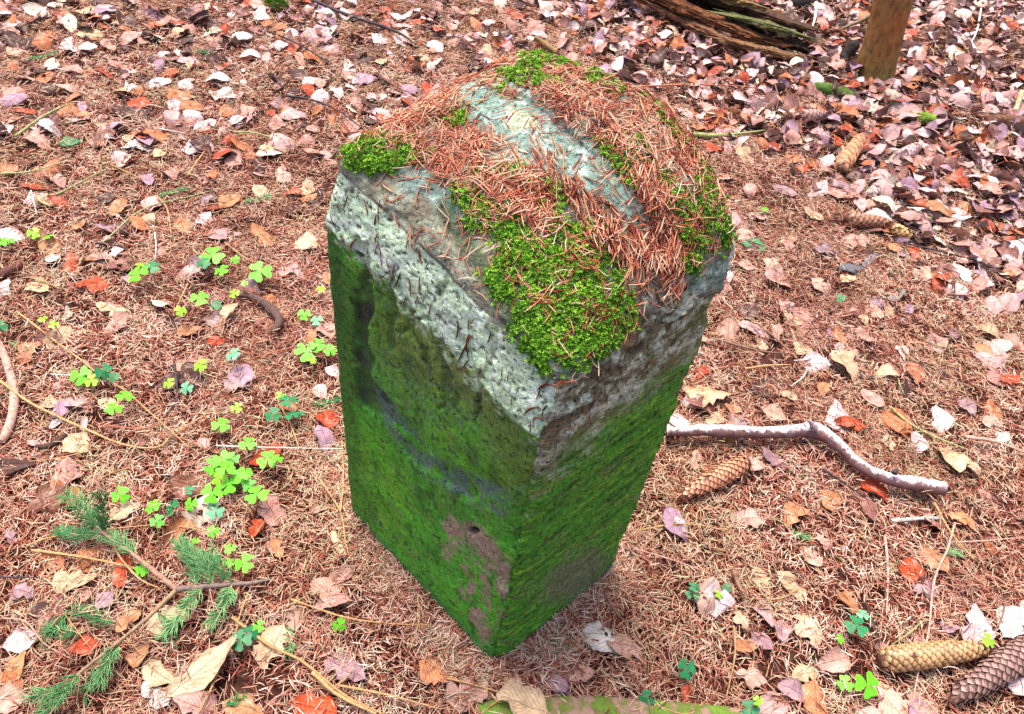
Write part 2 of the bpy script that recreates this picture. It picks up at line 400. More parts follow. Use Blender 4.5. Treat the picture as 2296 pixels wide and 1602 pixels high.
    C = put(C, (.10, .15, .14), left * S * near_line(q + n2[..., None] * 10, [(850, 890), (910, 985), (960, 1045), (1040, 1090), (1110, 1130)], 18, 40) * sm(n3 + .6 * n2, -.25, .25) * .85)
    C = put(C, (.10, .16, .11), left * S * in_ell(q + n2[..., None] * 30, 960, 900, 70, 130, -45, .6) * .4 * sm(n3, -.3, .3))
    qx = q + np.concatenate([w1, w2], -1) * 36 + n3[..., None] * 10
    brown = np.maximum.reduce([in_ell(qx, 1010, 1195, 26, 42, 0), in_ell(qx, 1085, 1225, 38, 60, -30), near_line(qx, [(1120, 1250), (1140, 1330), (1120, 1420)], 18), near_line(qx, [(1085, 1280), (1080, 1370), (1085, 1430)], 15), near_line(qx, [(1045, 1220), (1045, 1340)], 9)])
    C = put(C, (.33, .21, .18), left * S * brown * sm(n3 * .7 + n2, -.45, .1) * .9)
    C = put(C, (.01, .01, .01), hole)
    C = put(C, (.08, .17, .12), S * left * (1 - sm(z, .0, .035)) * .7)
    dz = z - zlow(Rw[..., 0], Rw[..., 1]); fr = fbm(Pw * 110, 120, 4, .7)
    C = put(C, (.40, .52, .34), left * S * sm(dz + .03 * fr, -.016, -.002) * sm(fr, -.1, .15) * .8)
    # right face
    rz = z - zlow(Rw[..., 0], Rw[..., 1]) + .05 * n2 + .03 * n3 + .03 * (fbm(Pw * np.array([12, 12, 60.]), 60, 4))
    C = put(C, (.075, .32, .02), right * 1.0); C = put(C, (.25, .48, .03), right * sm(fbm(Pw * np.array([20, 20, 160.]), 61, 4), -.05, .45) * .85)
    C = put(C, (.03, .10, .01), right * sm(fbm(Pw * np.array([14, 14, 110.]), 62, 4), .1, .4) * .8)
    C = put(C, (.20, .17, .09), right * sm(fbm(Pw * np.array([45, 45, 90.]), 98, 5, .7), .14, .36) * .7)
    C = put(C, (.02, .05, .01), right * sm(fbm(Pw * np.array([110, 110, 220.]), 99, 3), .2, .4) * .8)
    C = put(C, (.20, .16, .11), right * (in_ell(q + n2[..., None] * 30, 1290, 1290, 90, 40, -30, .5) * .7))
    C = put(C, (.26, .17, .095), right * sm(rz, -.12, -.02) * .9)
    C = put(C, (.74, .76, .54), right * sm(rz, -.12, -.005) * sm(fbm(Pw * 60, 63, 5, .7), -.08, .16) * .9)
    C = put(C, (.07, .035, .018), right * sm(rz, -.08, 0) * sm(fbm(Pw * 55 + 4, 64, 5, .7), .08, .3) * .8)
    C = put(C, (.30, .42, .32), right * in_ell(q, 1590, 600, 60, 60) * .6)
    # pale lichen band
    C = put(C, (.52, .68, .46), ischam * left * 1.0)
    streak = fbm(Pw * np.array([110, 110, 22.]), 90, 4)
    lowedge = sm(z - zlow(Rw[..., 0], Rw[..., 1]), .0, .03)
    C = put(C, (.13, .24, .08), ischam * left * (1 - lowedge) * sm(n3 + n2 * .5, -.3, .2) * .75)
    C = put(C, (.68, .76, .66), ischam * left * sm(n2, .0, .4) * .8)
    C = put(C, (.18, .24, .08), ischam * left * sm(-n1 + n3 * .4, .25, .6) * .6)
    C = put(C, (.09, .12, .05), ischam * left * sm(streak, .16, .4) * .7); C = put(C, (.10, .08, .05), ischam * left * sm(pitn, .3, .55) * .85); C = put(C, (.66, .74, .66), ischam * left * sm(fbm(Pw * 160, 91, 3), .12, .4) * .7)
    # top
    C = put(C, (.28, .30, .22), istop * 1.0); C = put(C, (.13, .10, .07), istop * sm(n2, 0, .4) * .8)
    C = put(C, (.17, .25, .21), istop * li); C = put(C, (.12, .20, .14), istop * li * sm(fbm(Pw * 70, 101, 4, .7), .0, .25) * .85); C = put(C, (.26, .36, .33), istop * li * sm(-fbm(Pw * 60, 102, 4, .7), .05, .3) * .8)
    C = put(C, (.40, .43, .27), istop * in_ell(q + n3[..., None] * 34, 1165, 275, 38, 26, 20) * .8)
    C = put(C, (.50, .56, .52), istop * li * sm(n3, .25, .5) * .8)
    C = put(C, (.035, .055, .02), istop * near_line(q + n2[..., None] * 20, [(1000, 470), (1050, 560), (1120, 640), (1150, 730)], 26) * .75)
    C = put(C, (.05, .12, .015), mo)
    C = put(C, (.06, .14, .02), istop * sm(-(q[..., 0] - 1900) * 0, 1, 2))
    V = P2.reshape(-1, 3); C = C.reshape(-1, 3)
    i = np.arange(nr - 1)[:, None] * NP; j = np.arange(NP)[None]
    F = np.stack([i + j, i + (j + 1) % NP, i + NP + (j + 1) % NP, i + NP + j], -1).reshape(-1, 4)
    if flip: F = F[:, ::-1]
    k = NT('mossy_sandstone', .85, .25); pp = k.pos(); c = k.attr('scol')
    mp = k.n('Mapping'); mp.inputs['Scale'].default_value = (.32, .32, 1); k.l(pp, mp.inputs[0]); st = k.noise(430, 4, .7, mp.outputs[0]); sa = k.attr('strat', 'Fac')
    c = k.mix(c, k.ramp(st, [(.34, .3), (.45, .85), (.58, 1.15), (.72, 1.7)]), sa, 'MULTIPLY')
    f1 = k.noise(300, 5, .7, pp); f2 = k.noise(900, 3, .6, pp)
    c = k.mix(c, k.ramp(f1, [(.3, .35), (.42, .8), (.55, 1.05), (.66, 1.3), (.8, 1.7)]), 1.0, 'MULTIPLY')
    c = k.mix(c, (.012, .014, .008), k.ramp(k.noise(230, 4, .65, pp), [(.58, 0.0), (.64, .9)]))
    c = k.mix(c, (.45, .5, .35), k.ramp(f2, [(.64, 0.0), (.72, .6)]))
    k.col(c); k.bump(k.math('ADD', f1, k.math('ADD', k.math('MULTIPLY', k.noise(120, 4, .6, pp), 1.2), k.math('MULTIPLY', k.math('MULTIPLY', st, sa), 1.6))), .75, .0022)
    o = obj('boundary_stone', None)
    root = o; c0 = (sL + sR) / 2; root.location = tuple(c0)
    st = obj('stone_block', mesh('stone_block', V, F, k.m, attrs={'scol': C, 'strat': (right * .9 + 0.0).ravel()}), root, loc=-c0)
    tag(root, 'square green algae covered old boundary stone with rounded mossy lichened top', 'boundary stone')
    return root, P2[NS + NC - 8:], normals(P2)[NS + NC - 8:] * (-1 if flip else 1), P2, left, ischam
stone, TOPP, TOPN, SP, sleft, scham = build_stone()

# ------------------------------------------------------------------ instancing for uncountable stuff
HID = bpy.data.collections.new('litter_pieces')
def variants(meshes, name):
    c = bpy.data.collections.new(name)
    for i, me in enumerate(meshes):
        o = bpy.data.objects.new('%s_piece' % name, me); c.objects.link(o)
    return c
def scatter(name, P, Rt, S, I, coll, parent=None):
    me = bpy.data.meshes.new(name); me.vertices.add(len(P)); me.vertices.foreach_set('co', np.asarray(P, float).ravel())
    a = me.attributes.new('rotv', 'FLOAT_VECTOR', 'POINT'); a.data.foreach_set('vector', np.asarray(Rt, float).ravel())
    a = me.attributes.new('sclv', 'FLOAT', 'POINT'); a.data.foreach_set('value', np.asarray(S, float))
    a = me.attributes.new('idx', 'INT', 'POINT'); a.data.foreach_set('value', np.asarray(I, np.int32))
    me.update(); o = obj(name, me, parent)
    t = bpy.data.node_groups.new(name + '_nodes', 'GeometryNodeTree')
    t.interface.new_socket('Geometry', in_out='INPUT', socket_type='NodeSocketGeometry'); t.interface.new_socket('Geometry', in_out='OUTPUT', socket_type='NodeSocketGeometry')
    N = t.nodes; gi = N.new('NodeGroupInput'); go = N.new('NodeGroupOutput'); ip = N.new('GeometryNodeInstanceOnPoints')
    ci = N.new('GeometryNodeCollectionInfo'); ci.inputs[0].default_value = coll; ci.inputs['Separate Children'].default_value = True; ci.inputs['Reset Children'].default_value = True
    def na(nm, ty): n = N.new('GeometryNodeInputNamedAttribute'); n.data_type = ty; n.inputs[0].default_value = nm; return n.outputs[0]
    e = N.new('FunctionNodeEulerToRotation'); L = t.links.new
    L(gi.outputs[0], ip.inputs['Points']); L(ci.outputs[0], ip.inputs['Instance']); ip.inputs['Pick Instance'].default_value = True
    L(na('idx', 'INT'), ip.inputs['Instance Index']); L(na('rotv', 'FLOAT_VECTOR'), e.inputs[0]); L(e.outputs[0], ip.inputs['Rotation']); L(na('sclv', 'FLOAT'), ip.inputs['Scale'])
    L(ip.outputs[0], go.inputs[0])
    md = o.modifiers.new('scatter', 'NODES'); md.node_group = t
    return o
def needle(P0, d, L, r, bend, up, k=3, segs=3):
    t = np.linspace(0, 1, segs + 1)[:, None]; s = np.cross(d, up); s /= np.linalg.norm(s) + 1e-9
    C = P0 + d * L * (t - .5) + s * bend * L * (4 * t * (1 - t)) * .25
    rr = r * np.array([.6] + [1] * (segs - 1) + [.25])[:, None]
    a = np.linspace(0, 2 * np.pi, k, endpoint=False); u2 = np.cross(s, d)
    V = (C[:, None] + rr[:, None] * (np.cos(a)[None, :, None] * s + np.sin(a)[None, :, None] * u2)).reshape(-1, 3)
    i = np.arange(segs)[:, None] * k; j = np.arange(k)[None]
    return V, np.stack([i + j, i + (j + 1) % k, i + k + (j + 1) % k, i + k + j], -1).reshape(-1, 4)
def needle_patch(n, R, hz, tiltm):
    parts, T = [], []
    for _ in range(n):
        a = rng.uniform(0, 2 * np.pi); rr = R * math.sqrt(rng.uniform()); b = rng.uniform(0, 2 * np.pi); el = rng.normal(0, tiltm)
        d = np.array([math.cos(b) * math.cos(el), math.sin(b) * math.cos(el), math.sin(el)])
        L = rng.uniform(.011, .022); hz_ = rng.uniform(0, hz)
        v, f = needle(np.array([math.cos(a) * rr, math.sin(a) * rr, hz_]), d, L, rng.uniform(.0005, .0009), rng.normal(0, .2), np.array([0, 0, 1.]))
        parts.append((v, f)); T += [np.clip(rng.uniform(0, 1) * .58 + hz_ / hz * .56 - .13, 0, 1)] * len(v)  # deeper needles get a darker tint: shade of the gaps put into colour
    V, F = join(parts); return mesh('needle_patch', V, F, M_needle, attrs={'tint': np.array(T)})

def in_stone(x, y, mrg=.004):
    M = np.linalg.inv(np.stack([e1[:2], e2[:2]], 1)); q = (np.stack([x, y], -1) - sF[:2]) @ M.T
    return (q[..., 0] > -mrg / W1) & (q[..., 0] < 1 + mrg / W1) & (q[..., 1] > -mrg / W2) & (q[..., 1] < 1 + mrg / W2)
def build_needle_carpet():
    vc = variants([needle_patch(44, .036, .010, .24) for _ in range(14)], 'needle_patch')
    n = 62000; x = rng.uniform(-2.6, 3.0, n); y = rng.uniform(-.1, 4.6, n)
    dist = np.hypot(x, y - .3); keep = rng.uniform(0, 1, n) < np.clip(1.0 - dist * .22, .25, 1); keep &= ~in_stone(x, y, .0)
    qn = PJ(np.stack([x, y, 0 * x], -1)); leafy = sm((qn[:, 0] - 1380) * .62 + 150 - qn[:, 1], -40, 180) * (y > .6); keep &= rng.uniform(0, 1, n) > leafy * .55
    x, y = x[keep], y[keep]; z = gh(x, y) - .002
    t = rng.uniform(0, 1, 420); sd = rng.integers(0, 4, 420); off = rng.uniform(.010, .035, 420); a1, a2 = e1[:2] / W1, e2[:2] / W2   # litter banked against the stone
    uu = np.where(sd < 2, t * W1, np.where(sd == 2, -off, W1 + off)); vv = np.where(sd == 0, -off, np.where(sd == 1, W2 + off, t * W2))
    bx, by = sF[0] + a1[0] * uu + a2[0] * vv, sF[1] + a1[1] * uu + a2[1] * vv
    x = np.append(x, bx); y = np.append(y, by); z = np.append(z, .001 + .004 * (1 - off / .035))
    P = np.stack([x, y, z], -1); Rt = np.stack([rng.normal(0, .12, len(x)), rng.normal(0, .12, len(x)), rng.uniform(0, 6.28, len(x))], -1)
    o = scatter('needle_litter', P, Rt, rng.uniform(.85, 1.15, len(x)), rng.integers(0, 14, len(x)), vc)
    tag(o, 'carpet of fallen reddish tan spruce needles covering the forest floor', 'needle litter', kind='stuff')
build_needle_carpet()

def nearest_eul(N, t):
    """euler whose z axis is N and x axis close to t"""
    N = Vector(N).normalized(); t = Vector(t); t = (t - N * t.dot(N)).normalized(); y = N.cross(t)
    return Matrix((t, y, N)).transposed().to_euler()
def single_needles():
    out = []
    for i in range(16):
        v, f = needle(np.zeros(3), np.array([1., 0, 0]), rng.uniform(.012, .021), rng.uniform(.00038, .00062), rng.normal(0, .32), np.array([0, 0, 1.]), 4, 5)
        out.append(mesh('single_needle', v, f, M_needle_top, attrs={'tint': np.full(len(v), .12 + .8 * rng.uniform() ** 1.35)}))
    return out
def build_stone_cover():
    A = TOPP.reshape(-1, 3); N = TOPN.reshape(-1, 3)
    q = PJ(A); mo, li = top_masks(q)
    nr, npn = TOPP.shape[:2]
    du = np.linalg.norm(np.roll(TOPP, -1, 1) - TOPP, axis=-1); dv = np.linalg.norm(np.gradient(TOPP, axis=0), axis=-1); area = (du * dv).ravel()
    # moss sprigs
    ms = []
    for i in range(8):
        parts = []
        for b in range(16):
            a = b * 2.4 + rng.uniform(-.3, .3); el = rng.uniform(.3, 1.3); L = rng.uniform(.0018, .0032); d = np.array([math.cos(a) * math.cos(el), math.sin(a) * math.cos(el), math.sin(el)])
            z0 = np.array([0, 0, .0025 * b / 16]); s = np.cross(d, [0, 0, 1.]); s /= np.linalg.norm(s); w_ = .00042
            m_ = z0 + d * L * .5 + np.array([0, 0, .0002]); V = np.array([z0, m_ + s * w_, z0 + d * L + np.array([0, 0, -.0004]), m_ - s * w_]); parts.append((V, np.array([[0, 1, 2, 3]])))
        V, F = join(parts); ms.append(mesh('moss_sprig', V, F, M_moss, smooth=False))
    vc = variants(ms, 'moss_sprig')
    pr = area * sm(mo, .1, .95); pr /= pr.sum(); n = 15000
    idx = rng.choice(len(A), n, p=pr); Pm = A[idx] + rng.normal(0, .0012, (n, 3)) - N[idx] * .0005
    Rt = np.array([nearest_eul(N[i] + rng.normal(0, .3, 3), rng.normal(0, 1, 3)) for i in idx])
    o = scatter('moss', Pm, Rt, rng.uniform(.5, 1.3, n), rng.integers(0, 8, n), vc, stone); o.location = -stone.location; tag(o, kind='stuff', label='bright green moss cushions on the top of the stone')
    # needles lying on the stone
    vn = variants(single_needles(), 'single_needle')
    dens = .55 + 0 * mo
    for e, wt in (((880, 270, 190, 55, -25), 1.3), ((1350, 250, 150, 70, 20), 1.6), ((1480, 330, 110, 90, 40), 1.2), ((1110, 410, 150, 35, 15), 1.5), ((1000, 340, 120, 40, 0), 1.3), ((1530, 400, 60, 60, 0), 1.0)):
        dens = np.maximum(dens, wt * in_ell(q, *e, soft=.5))
    for L, w0, w1, wt in (([(1130, 460), (1230, 500), (1290, 560), (1340, 600)], 30, 22, 1.3), ([(1210, 330), (1290, 440), (1350, 520), (1440, 590)], 14, 48, 2.2), ([(1440, 400), (1480, 480), (1490, 590), (1505, 690)], 30, 26, 3.0), ([(1080, 560), (1180, 600), (1240, 650), (1290, 690)], 12, 12, .9), ([(1150, 640), (1240, 690), (1330, 710)], 16, 16, 1.0), ([(1060, 215), (1170, 265), (1260, 340)], 7, 7, 1.6), ([(1400, 750), (1490, 690)], 14, 14, 1.3)):
        dens = np.maximum(dens, wt * near_line(q, L, w0, w1))
    dens *= np.where(li > .5, .22, 1.0); dens *= 1 - .7 * in_ell(q, 1240, 770, 120, 80); dens *= 1 - .75 * in_ell(q, 850, 350, 80, 30)
    dens *= 1 - .85 * near_line(q, [(800, 390), (900, 440), (1020, 530), (1110, 640), (1180, 800)], 48, 40)
    dens *= 1 - .75 * in_ell(q, 1350, 150, 90, 25, 20)
    dens = np.where(q[:, 1] > 2000, 0, dens) * sm(N[:, 2], .3, .6) * (.55 + .9 * sm(fbm(A * 35, 77, 3), -.3, .4))
    n = 6200; pr = area * dens; pr /= pr.sum(); idx = rng.choice(len(A), n, p=pr)
    Pm = A[idx] + N[idx] * (rng.uniform(.0008, .0048, n) * np.clip(dens[idx], .5, 1.6))[:, None] + rng.normal(0, .001, (n, 3))
    Rt = []
    down = e2 * .2 - e1 * .5 - e2 * .6
    stream = np.maximum.reduce([near_line(q[idx], [(1210, 330), (1290, 440), (1350, 520), (1440, 590)], 30, 50), near_line(q[idx], [(1440, 400), (1480, 480), (1490, 590), (1505, 690)], 40, 36)])
    for c_, i in enumerate(idx):
        d = rng.normal(0, 1, 3)
        if rng.uniform() < stream[c_] * .75: d = down / np.linalg.norm(down) + rng.normal(0, .28, 3)
        nn = N[i] + rng.normal(0, .09, 3); Rt.append(nearest_eul(nn, d))
    o = scatter('stone_needle_litter', Pm, np.array(Rt), rng.uniform(.85, 1.15, n), rng.integers(0, 16, n), vn)
    tag(o, 'loose pinkish tan spruce needles lying on top of the boundary stone', 'needle litter', kind='stuff')
    # needles clinging to the pale band under the top edge
    B = SP[scham & sleft]; k = rng.choice(len(B), 75); nl = np.cross(np.array([0, 0, 1.]), e1); nl = nl / np.linalg.norm(nl); nl *= -1 if nl @ e2 > 0 else 1
    Pm = B[k] + nl * .0012; Rt = np.array([nearest_eul(nl + np.array([0, 0, .2]), np.array([rng.normal(0, .45), rng.normal(0, .45), -1.])) for _ in k])
    dk = NT('old_dark_needle', .7, .2); dk.col(dk.mix((.035, .018, .012), (.22, .05, .02), dk.rnd())); vn2 = variants([mesh('old_needle', *needle(np.zeros(3), np.array([1., 0, 0]), rng.uniform(.010, .022), rng.uniform(.0005, .0009), rng.normal(0, .35), np.array([0, 0, 1.]), 4, 4), dk.m) for _ in range(16)], 'old_needle')
    o = scatter('clinging_needle_litter', Pm, Rt, rng.uniform(.35, 1.2, len(k)), rng.integers(0, 16, len(k)), vn2)
    tag(o, 'dark needles stuck upright on the pale lichen band of the stone', 'needle litter', kind='stuff')
build_stone_cover()

# ------------------------------------------------------------------ words for the labels
LM = [("the stone's left base corner", 783, 1150), ("the stone's front base corner", 1105, 1500), ("the stone's right base corner", 1375, 1275), ("the birch branch's dark end", 1560, 965),
      ("the birch branch's knobby bend", 1830, 962), ("the birch branch's cut end", 2118, 1095), ("the orange pink cone", 1590, 1078), ("the yellow cone", 2085, 1480), ("the tree trunk", 1957, 170),
      ("the rotting log", 1700, 90), ("the curved dark root", 600, 700), ("the spruce branch's fork", 395, 1320), ("the spruce branch's lowest tip", 120, 1570), ("the large sorrel clump", 530, 1060),
      ("the bottom mossy log", 1400, 1575), ("the top moss tuft", 620, 10), ("the long dark top stick", 820, 50), ("the bent left stick", 20, 870),
      ("the mossy stub before the trunk", 1855, 198), ("the bright green mossy chunk", 2080, 262), ("the stone's upper right corner", 1650, 590), ("the stone's left shoulder", 730, 400), ("the photo's upper left corner", 0, 0),
      ("the buried orange cone", 1900, 345), ("the level brown cone", 1935, 500), ("the photo's right edge middle", 2296, 800), ("the photo's upper right corner", 2296, 0), ("the stone's moss peak", 1270, 118), ("the stone's right flank", 1560, 800), ("the photo's left edge middle", 0, 640)]
ORD = ['closest', 'second closest', 'third closest', 'fourth closest', 'fifth closest', 'sixth closest', 'seventh closest', 'eighth closest', 'ninth closest', 'tenth closest', 'eleventh closest', 'twelfth closest', 'thirteenth closest', 'farthest']
PENDING = []
def later(o, desc, cat, group, px, py): PENDING.append((o, desc, cat, group, px, py))
def write_labels():
    gs = {}
    for o, desc, cat, group, px, py in PENDING:
        n, dx, dy, _ = min(((nm, px - x, py - y, math.hypot(px - x, (py - y) * 1.3)) for nm, x, y in LM), key=lambda t: t[3])
        r = math.hypot(dx, dy * 1.3)
        dr = ('right of' if dx > 0 else 'left of') if abs(dx) > abs(dy) else ('in front of' if dy > 0 else 'beyond')
        if 'photo' in n: dr = {'in front of': 'below', 'beyond': 'above'}.get(dr, dr)
        gs.setdefault((desc, n, dr), []).append((r, o, cat, group))
    for (desc, n, dr), L in gs.items():
        L.sort(key=lambda t: t[0])
        for i, (r, o, cat, group) in enumerate(L):
            lab = '%s %s %s' % (desc, dr, n)
            if len(L) > 1: lab += ', ' + ORD[min(i, len(ORD) - 1)]
            tag(o, lab, cat, group)

# ------------------------------------------------------------------ beech leaves
def leaf_mesh(seed, big=True):
    r = np.random.default_rng(seed); nx, ny = (15, 9) if big else (8, 5)
    t = np.linspace(0, 1, nx); s = np.linspace(-1, 1, ny); T, S = np.meshgrid(t, s, indexing='ij')
    asp = r.uniform(.27, .36); wd = asp * np.sin(np.pi * np.clip(t, .0, 1) ** r.uniform(.8, .98)) ** .72; wd = np.maximum(wd, .004)
    wd = wd[:, None] * (1 + .05 * np.sin(T * 9 * 2 * np.pi * 1 + seed) * (np.abs(S) > .9) + .05 * r.normal(0, 1, (nx, 1)) * (np.abs(S) > .9))
    notch = np.ones_like(S)
    for _n in range(int(r.choice([0, 0, 1, 1, 2, 3]))):
        c = r.uniform(.15, .9); sd_ = r.choice([-1, 1]); notch = notch * (1 - r.uniform(.3, .75) * np.exp(-((T - c) / r.uniform(.05, .14)) ** 2) * (S * sd_ > .3))
    wd = wd * (1 + .16 * np.sin(t * r.uniform(4, 9) + r.uniform(0, 6)))[:, None]
    X = T - .5 + .03 * S ** 2; Y = S * wd * notch
    a = r.normal(.25, .55); b = r.normal(-.12, .38); tw = r.normal(0, .4); fold = max(0, r.normal(.0, .12)); roll = r.normal(0, .55)
    Z = a * Y ** 2 * 1.6 + b * (T - .5) ** 2 + tw * Y * (T - .5) + fold * np.abs(Y) + roll * np.clip(np.abs(Y) - .12, 0, 1) ** 1.3 * np.where(S > 0, 1, -.6)
    P = np.stack([X, Y, Z], -1); cr = r.uniform(.05, .15)
    Z = Z + cr * fbm(np.stack([X * 3.2, Y * 3.2, np.full_like(X, seed * 3.1)], -1), seed, 3) + .012 * np.cos(T * 9 * 2 * np.pi - np.abs(S) * 5)
    if r.uniform() < .22: X = X - .0 ; ph = r.uniform(.15, .4) * np.sign(r.normal()); Z = Z + np.abs(X - r.uniform(-.2, .2)) * ph
    P[..., 0] = X; P[..., 2] = Z; V = P.reshape(-1, 3); V[:, 2] -= np.percentile(V[:, 2], 22)
    i = np.arange(nx - 1)[:, None] * ny; j = np.arange(ny - 1)[None]
    F = np.stack([i + j, i + ny + j, i + ny + j + 1, i + j + 1], -1).reshape(-1, 4)
    uv = np.stack([T, S * .5 + .5], -1).reshape(-1, 2)
    if seed % 7 == 3:
        kp = np.ones(len(F), bool); kp[r.integers(0, len(F), 4 if big else 2)] = False; F = F[kp]
    # petiole
    p0 = V[ny // 2]; n = len(V); w_ = .010; q = np.array([p0 + [0.02, -w_, .002], p0 + [0.02, w_, .002], p0 + [-.13, w_ * .6 + .03, .012], p0 + [-.13, -w_ * .6 + .03, .010]])
    V = np.vstack([V, q]); F = np.vstack([F, [[n, n + 1, n + 2, n + 3]]]); uv = np.vstack([uv, [[0, .5]] * 4])
    return V, F, uv
LEAFS = []
for i in range(30):
    V_, F_, uv_ = leaf_mesh(i); LEAFS.append(mesh('beech_leaf', V_, F_, M_leaf, uv=uv_))
LIT = []
for i in range(22):
    V_, F_, uv_ = leaf_mesh(100 + i, False); LIT.append(mesh('litter_leaf', V_, F_, M_litter, uv=uv_))
LC = {'P': ((.50, .27, .21), 'pinkish'), 'T': ((.46, .19, .085), 'orange tan'), 'R': ((.42, .05, .008), 'deep red brown'), 'C': ((.56, .37, .22), 'cream'),
      'V': ((.30, .18, .20), 'purplish grey'), 'B': ((.15, .05, .025), 'dark brown'), 'W': ((.66, .52, .50), 'whitish'), 'G': ((.05, .22, .09), 'dark green')}
LEAFPOS = []
def put_leaf(x, y, L, c, ang=None, var=None, tilt=.2, lift=0, named=None, wmul=1.0):
    p = G(x, y, .012); z = float(gh(p[0], p[1])) + .009 + lift
    p = G(x, y, z); size = L * depth(p) / FP * 1.12
    cc, nm = LC[c]; cc = np.array(cc) * rng.uniform(.82, 1.12) * (1 + rng.normal(0, .04, 3))
    ang = rng.uniform(0, 2 * math.pi) if ang is None else math.radians(ang)
    e = (rng.normal(0, tilt), rng.normal(0, tilt), ang); var = rng.integers(0, 30) if var is None else var
    o = obj('beech_leaf', LEAFS[var], None, (p[0], p[1], z), e, (size, size * rng.uniform(.9, 1.15) * wmul, size), np.clip(cc, 0, .95))
    if named: tag(o, named, 'leaf', 'fallen beech leaves on the forest floor')
    else: later(o, nm + ' beech leaf lying', 'leaf', 'fallen beech leaves on the forest floor', x, y)
    LEAFPOS.append((x, y, L)); return o
LEAFTXT = """60,252,35,R 80,315,60,P 270,358,52,W 360,345,34,C 265,465,52,T 335,495,48,C 180,505,42,T 410,508,56,T 490,528,54,V 590,530,66,T 470,450,38,V 665,435,44,R 690,440,44,T 160,590,58,R 105,550,68,T
225,582,55,P 445,590,48,V 650,600,62,P 85,645,58,C 735,625,38,T 510,715,72,C 485,765,42,R 735,740,50,P 700,755,48,T 415,825,52,P 530,862,58,V 645,910,45,T 735,940,55,R 110,905,46,C 240,905,42,C 215,825,40,B
285,1148,70,C 395,1200,88,T 165,1300,86,C 125,1260,75,T 205,1255,70,T 275,1280,70,R 50,1330,60,V 235,1345,45,V 190,1335,42,P 190,1450,58,R 290,1390,64,T 355,1510,85,C 350,1558,70,W 440,1585,95,P 545,1588,90,T 315,1470,60,T
30,1500,75,T 15,1570,80,P 660,1385,52,P 735,1330,80,P 765,1290,60,P 980,1505,85,T 1045,1550,92,P 1360,1435,105,W 1405,1452,90,P 1300,1512,70,P 575,1185,45,R 620,1228,45,T 25,1205,35,V
1670,532,48,P 1767,539,48,C 1915,539,55,P 1851,562,44,V 2006,556,44,T 1727,593,42,P 1673,596,38,P 1744,626,76,P 1838,647,52,P 1902,626,44,C 2067,613,54,P 2107,626,46,T 2138,650,58,P 2158,613,64,W 1760,687,42,P
1966,680,42,V 1962,700,42,P 1993,697,32,C 1936,717,28,C 1777,714,48,C 1740,748,48,P 1633,748,72,P 1885,754,48,T 1939,754,48,P 1707,771,38,C 1801,785,46,C 2097,771,58,P 2141,751,42,V 2212,744,48,C 2208,788,46,T 2275,771,58,P
1575,835,44,R 1582,882,98,C 1895,825,90,C 2050,835,54,T 2255,849,64,R 1996,842,56,C 1771,889,38,C 1845,875,44,T 1956,896,54,P 1734,926,54,P 1653,943,54,V 1602,940,54,C 1643,916,38,T 1895,950,48,R 1922,956,38,R
2168,912,50,V 2225,946,54,P 2249,980,38,W 1993,993,42,C 2127,1027,92,C 1629,977,64,T 1734,1027,66,V 1685,1049,55,P 1781,1156,76,T 1863,1124,56,T 1682,1166,62,P 2095,1252,80,T 2041,1277,60,R 1817,1245,56,P 1846,1220,40,P
2077,1323,60,V 1703,1295,48,C 1774,1312,76,C 1667,1451,52,T 1710,1440,58,V 1753,1415,48,V 1810,1415,76,C 2184,1408,96,W 2273,1398,90,W 1803,1512,66,C 1781,1554,66,V 1828,1579,90,T 1995,1576,100,P 2066,1579,88,P 1660,1391,44,C
1682,1519,64,P 2177,1052,44,C 1900,1350,50,T 1250,1535,55,V 2090,1170,50,P 1560,1030,45,P
1616,151,50,P 1660,158,46,C 1865,155,38,T 1774,175,42,R 1831,180,48,R 1586,219,48,R 1592,242,54,P 1727,229,38,R 1771,246,52,C 1828,242,44,P 1586,266,60,W 1687,266,46,W 1794,289,32,P 1781,316,48,C 1599,330,38,R 1670,347,60,C
1774,357,48,T 1804,377,46,R 1983,350,56,W 2040,387,58,C 2000,421,42,P 1895,421,62,V 1821,481,46,C 1697,485,42,P 2097,478,74,T 2215,417,54,W 2279,431,62,W 2050,229,42,R 2100,246,60,R 2191,205,36,T 2164,209,46,W 2158,178,44,C
2037,145,42,R 1880,316,56,R 2181,350,44,R 2282,125,28,C 1725,300,46,P 1940,280,44,P 2140,300,50,P 2240,300,50,C 2080,330,48,W 1950,460,48,P 2050,440,46,P 2160,470,50,T 2250,520,54,P 1620,400,44,P 1680,430,48,P 1760,430,50,V
192,27,42,C 256,54,34,C 498,74,52,R 384,168,46,R 427,148,38,C 407,77,48,C 293,91,46,W 148,101,42,W 242,101,40,P 205,77,54,C 283,202,54,C 501,215,62,W 417,222,42,C 310,232,54,R 57,249,40,R 182,256,42,T 108,289,52,W 101,448,50,C
64,370,42,B 17,384,52,T 693,209,52,R 754,209,44,W 724,188,46,P 673,131,52,P 495,131,42,B 623,104,42,W 599,337,34,C 636,394,52,P 690,424,46,C 522,30,34,W 560,250,44,P 620,280,42,P 150,200,44,P 30,60,52,W
899,37,46,W 852,138,38,C 953,135,38,C 1138,111,44,R 1094,114,42,C 1121,77,38,W 852,88,44,W 960,202,46,R 848,222,42,W 1394,108,46,W 1421,84,46,W 1434,50,40,W 1498,47,50,T 1441,98,42,R 1010,60,44,P 1060,30,40,C 1230,40,42,W 1320,60,44,P 880,270,40,P 780,170,44,P
"""
for ln in LEAFTXT.split():
    a = ln.split(','); put_leaf(float(a[0]), float(a[1]), float(a[2]), a[3])
put_leaf(455, 1500, 165, 'C', ang=52, var=4, tilt=.15, lift=.012, wmul=.62, named='large cream and ochre folded beech leaf standing steeply between spruce branch and bottom edge')
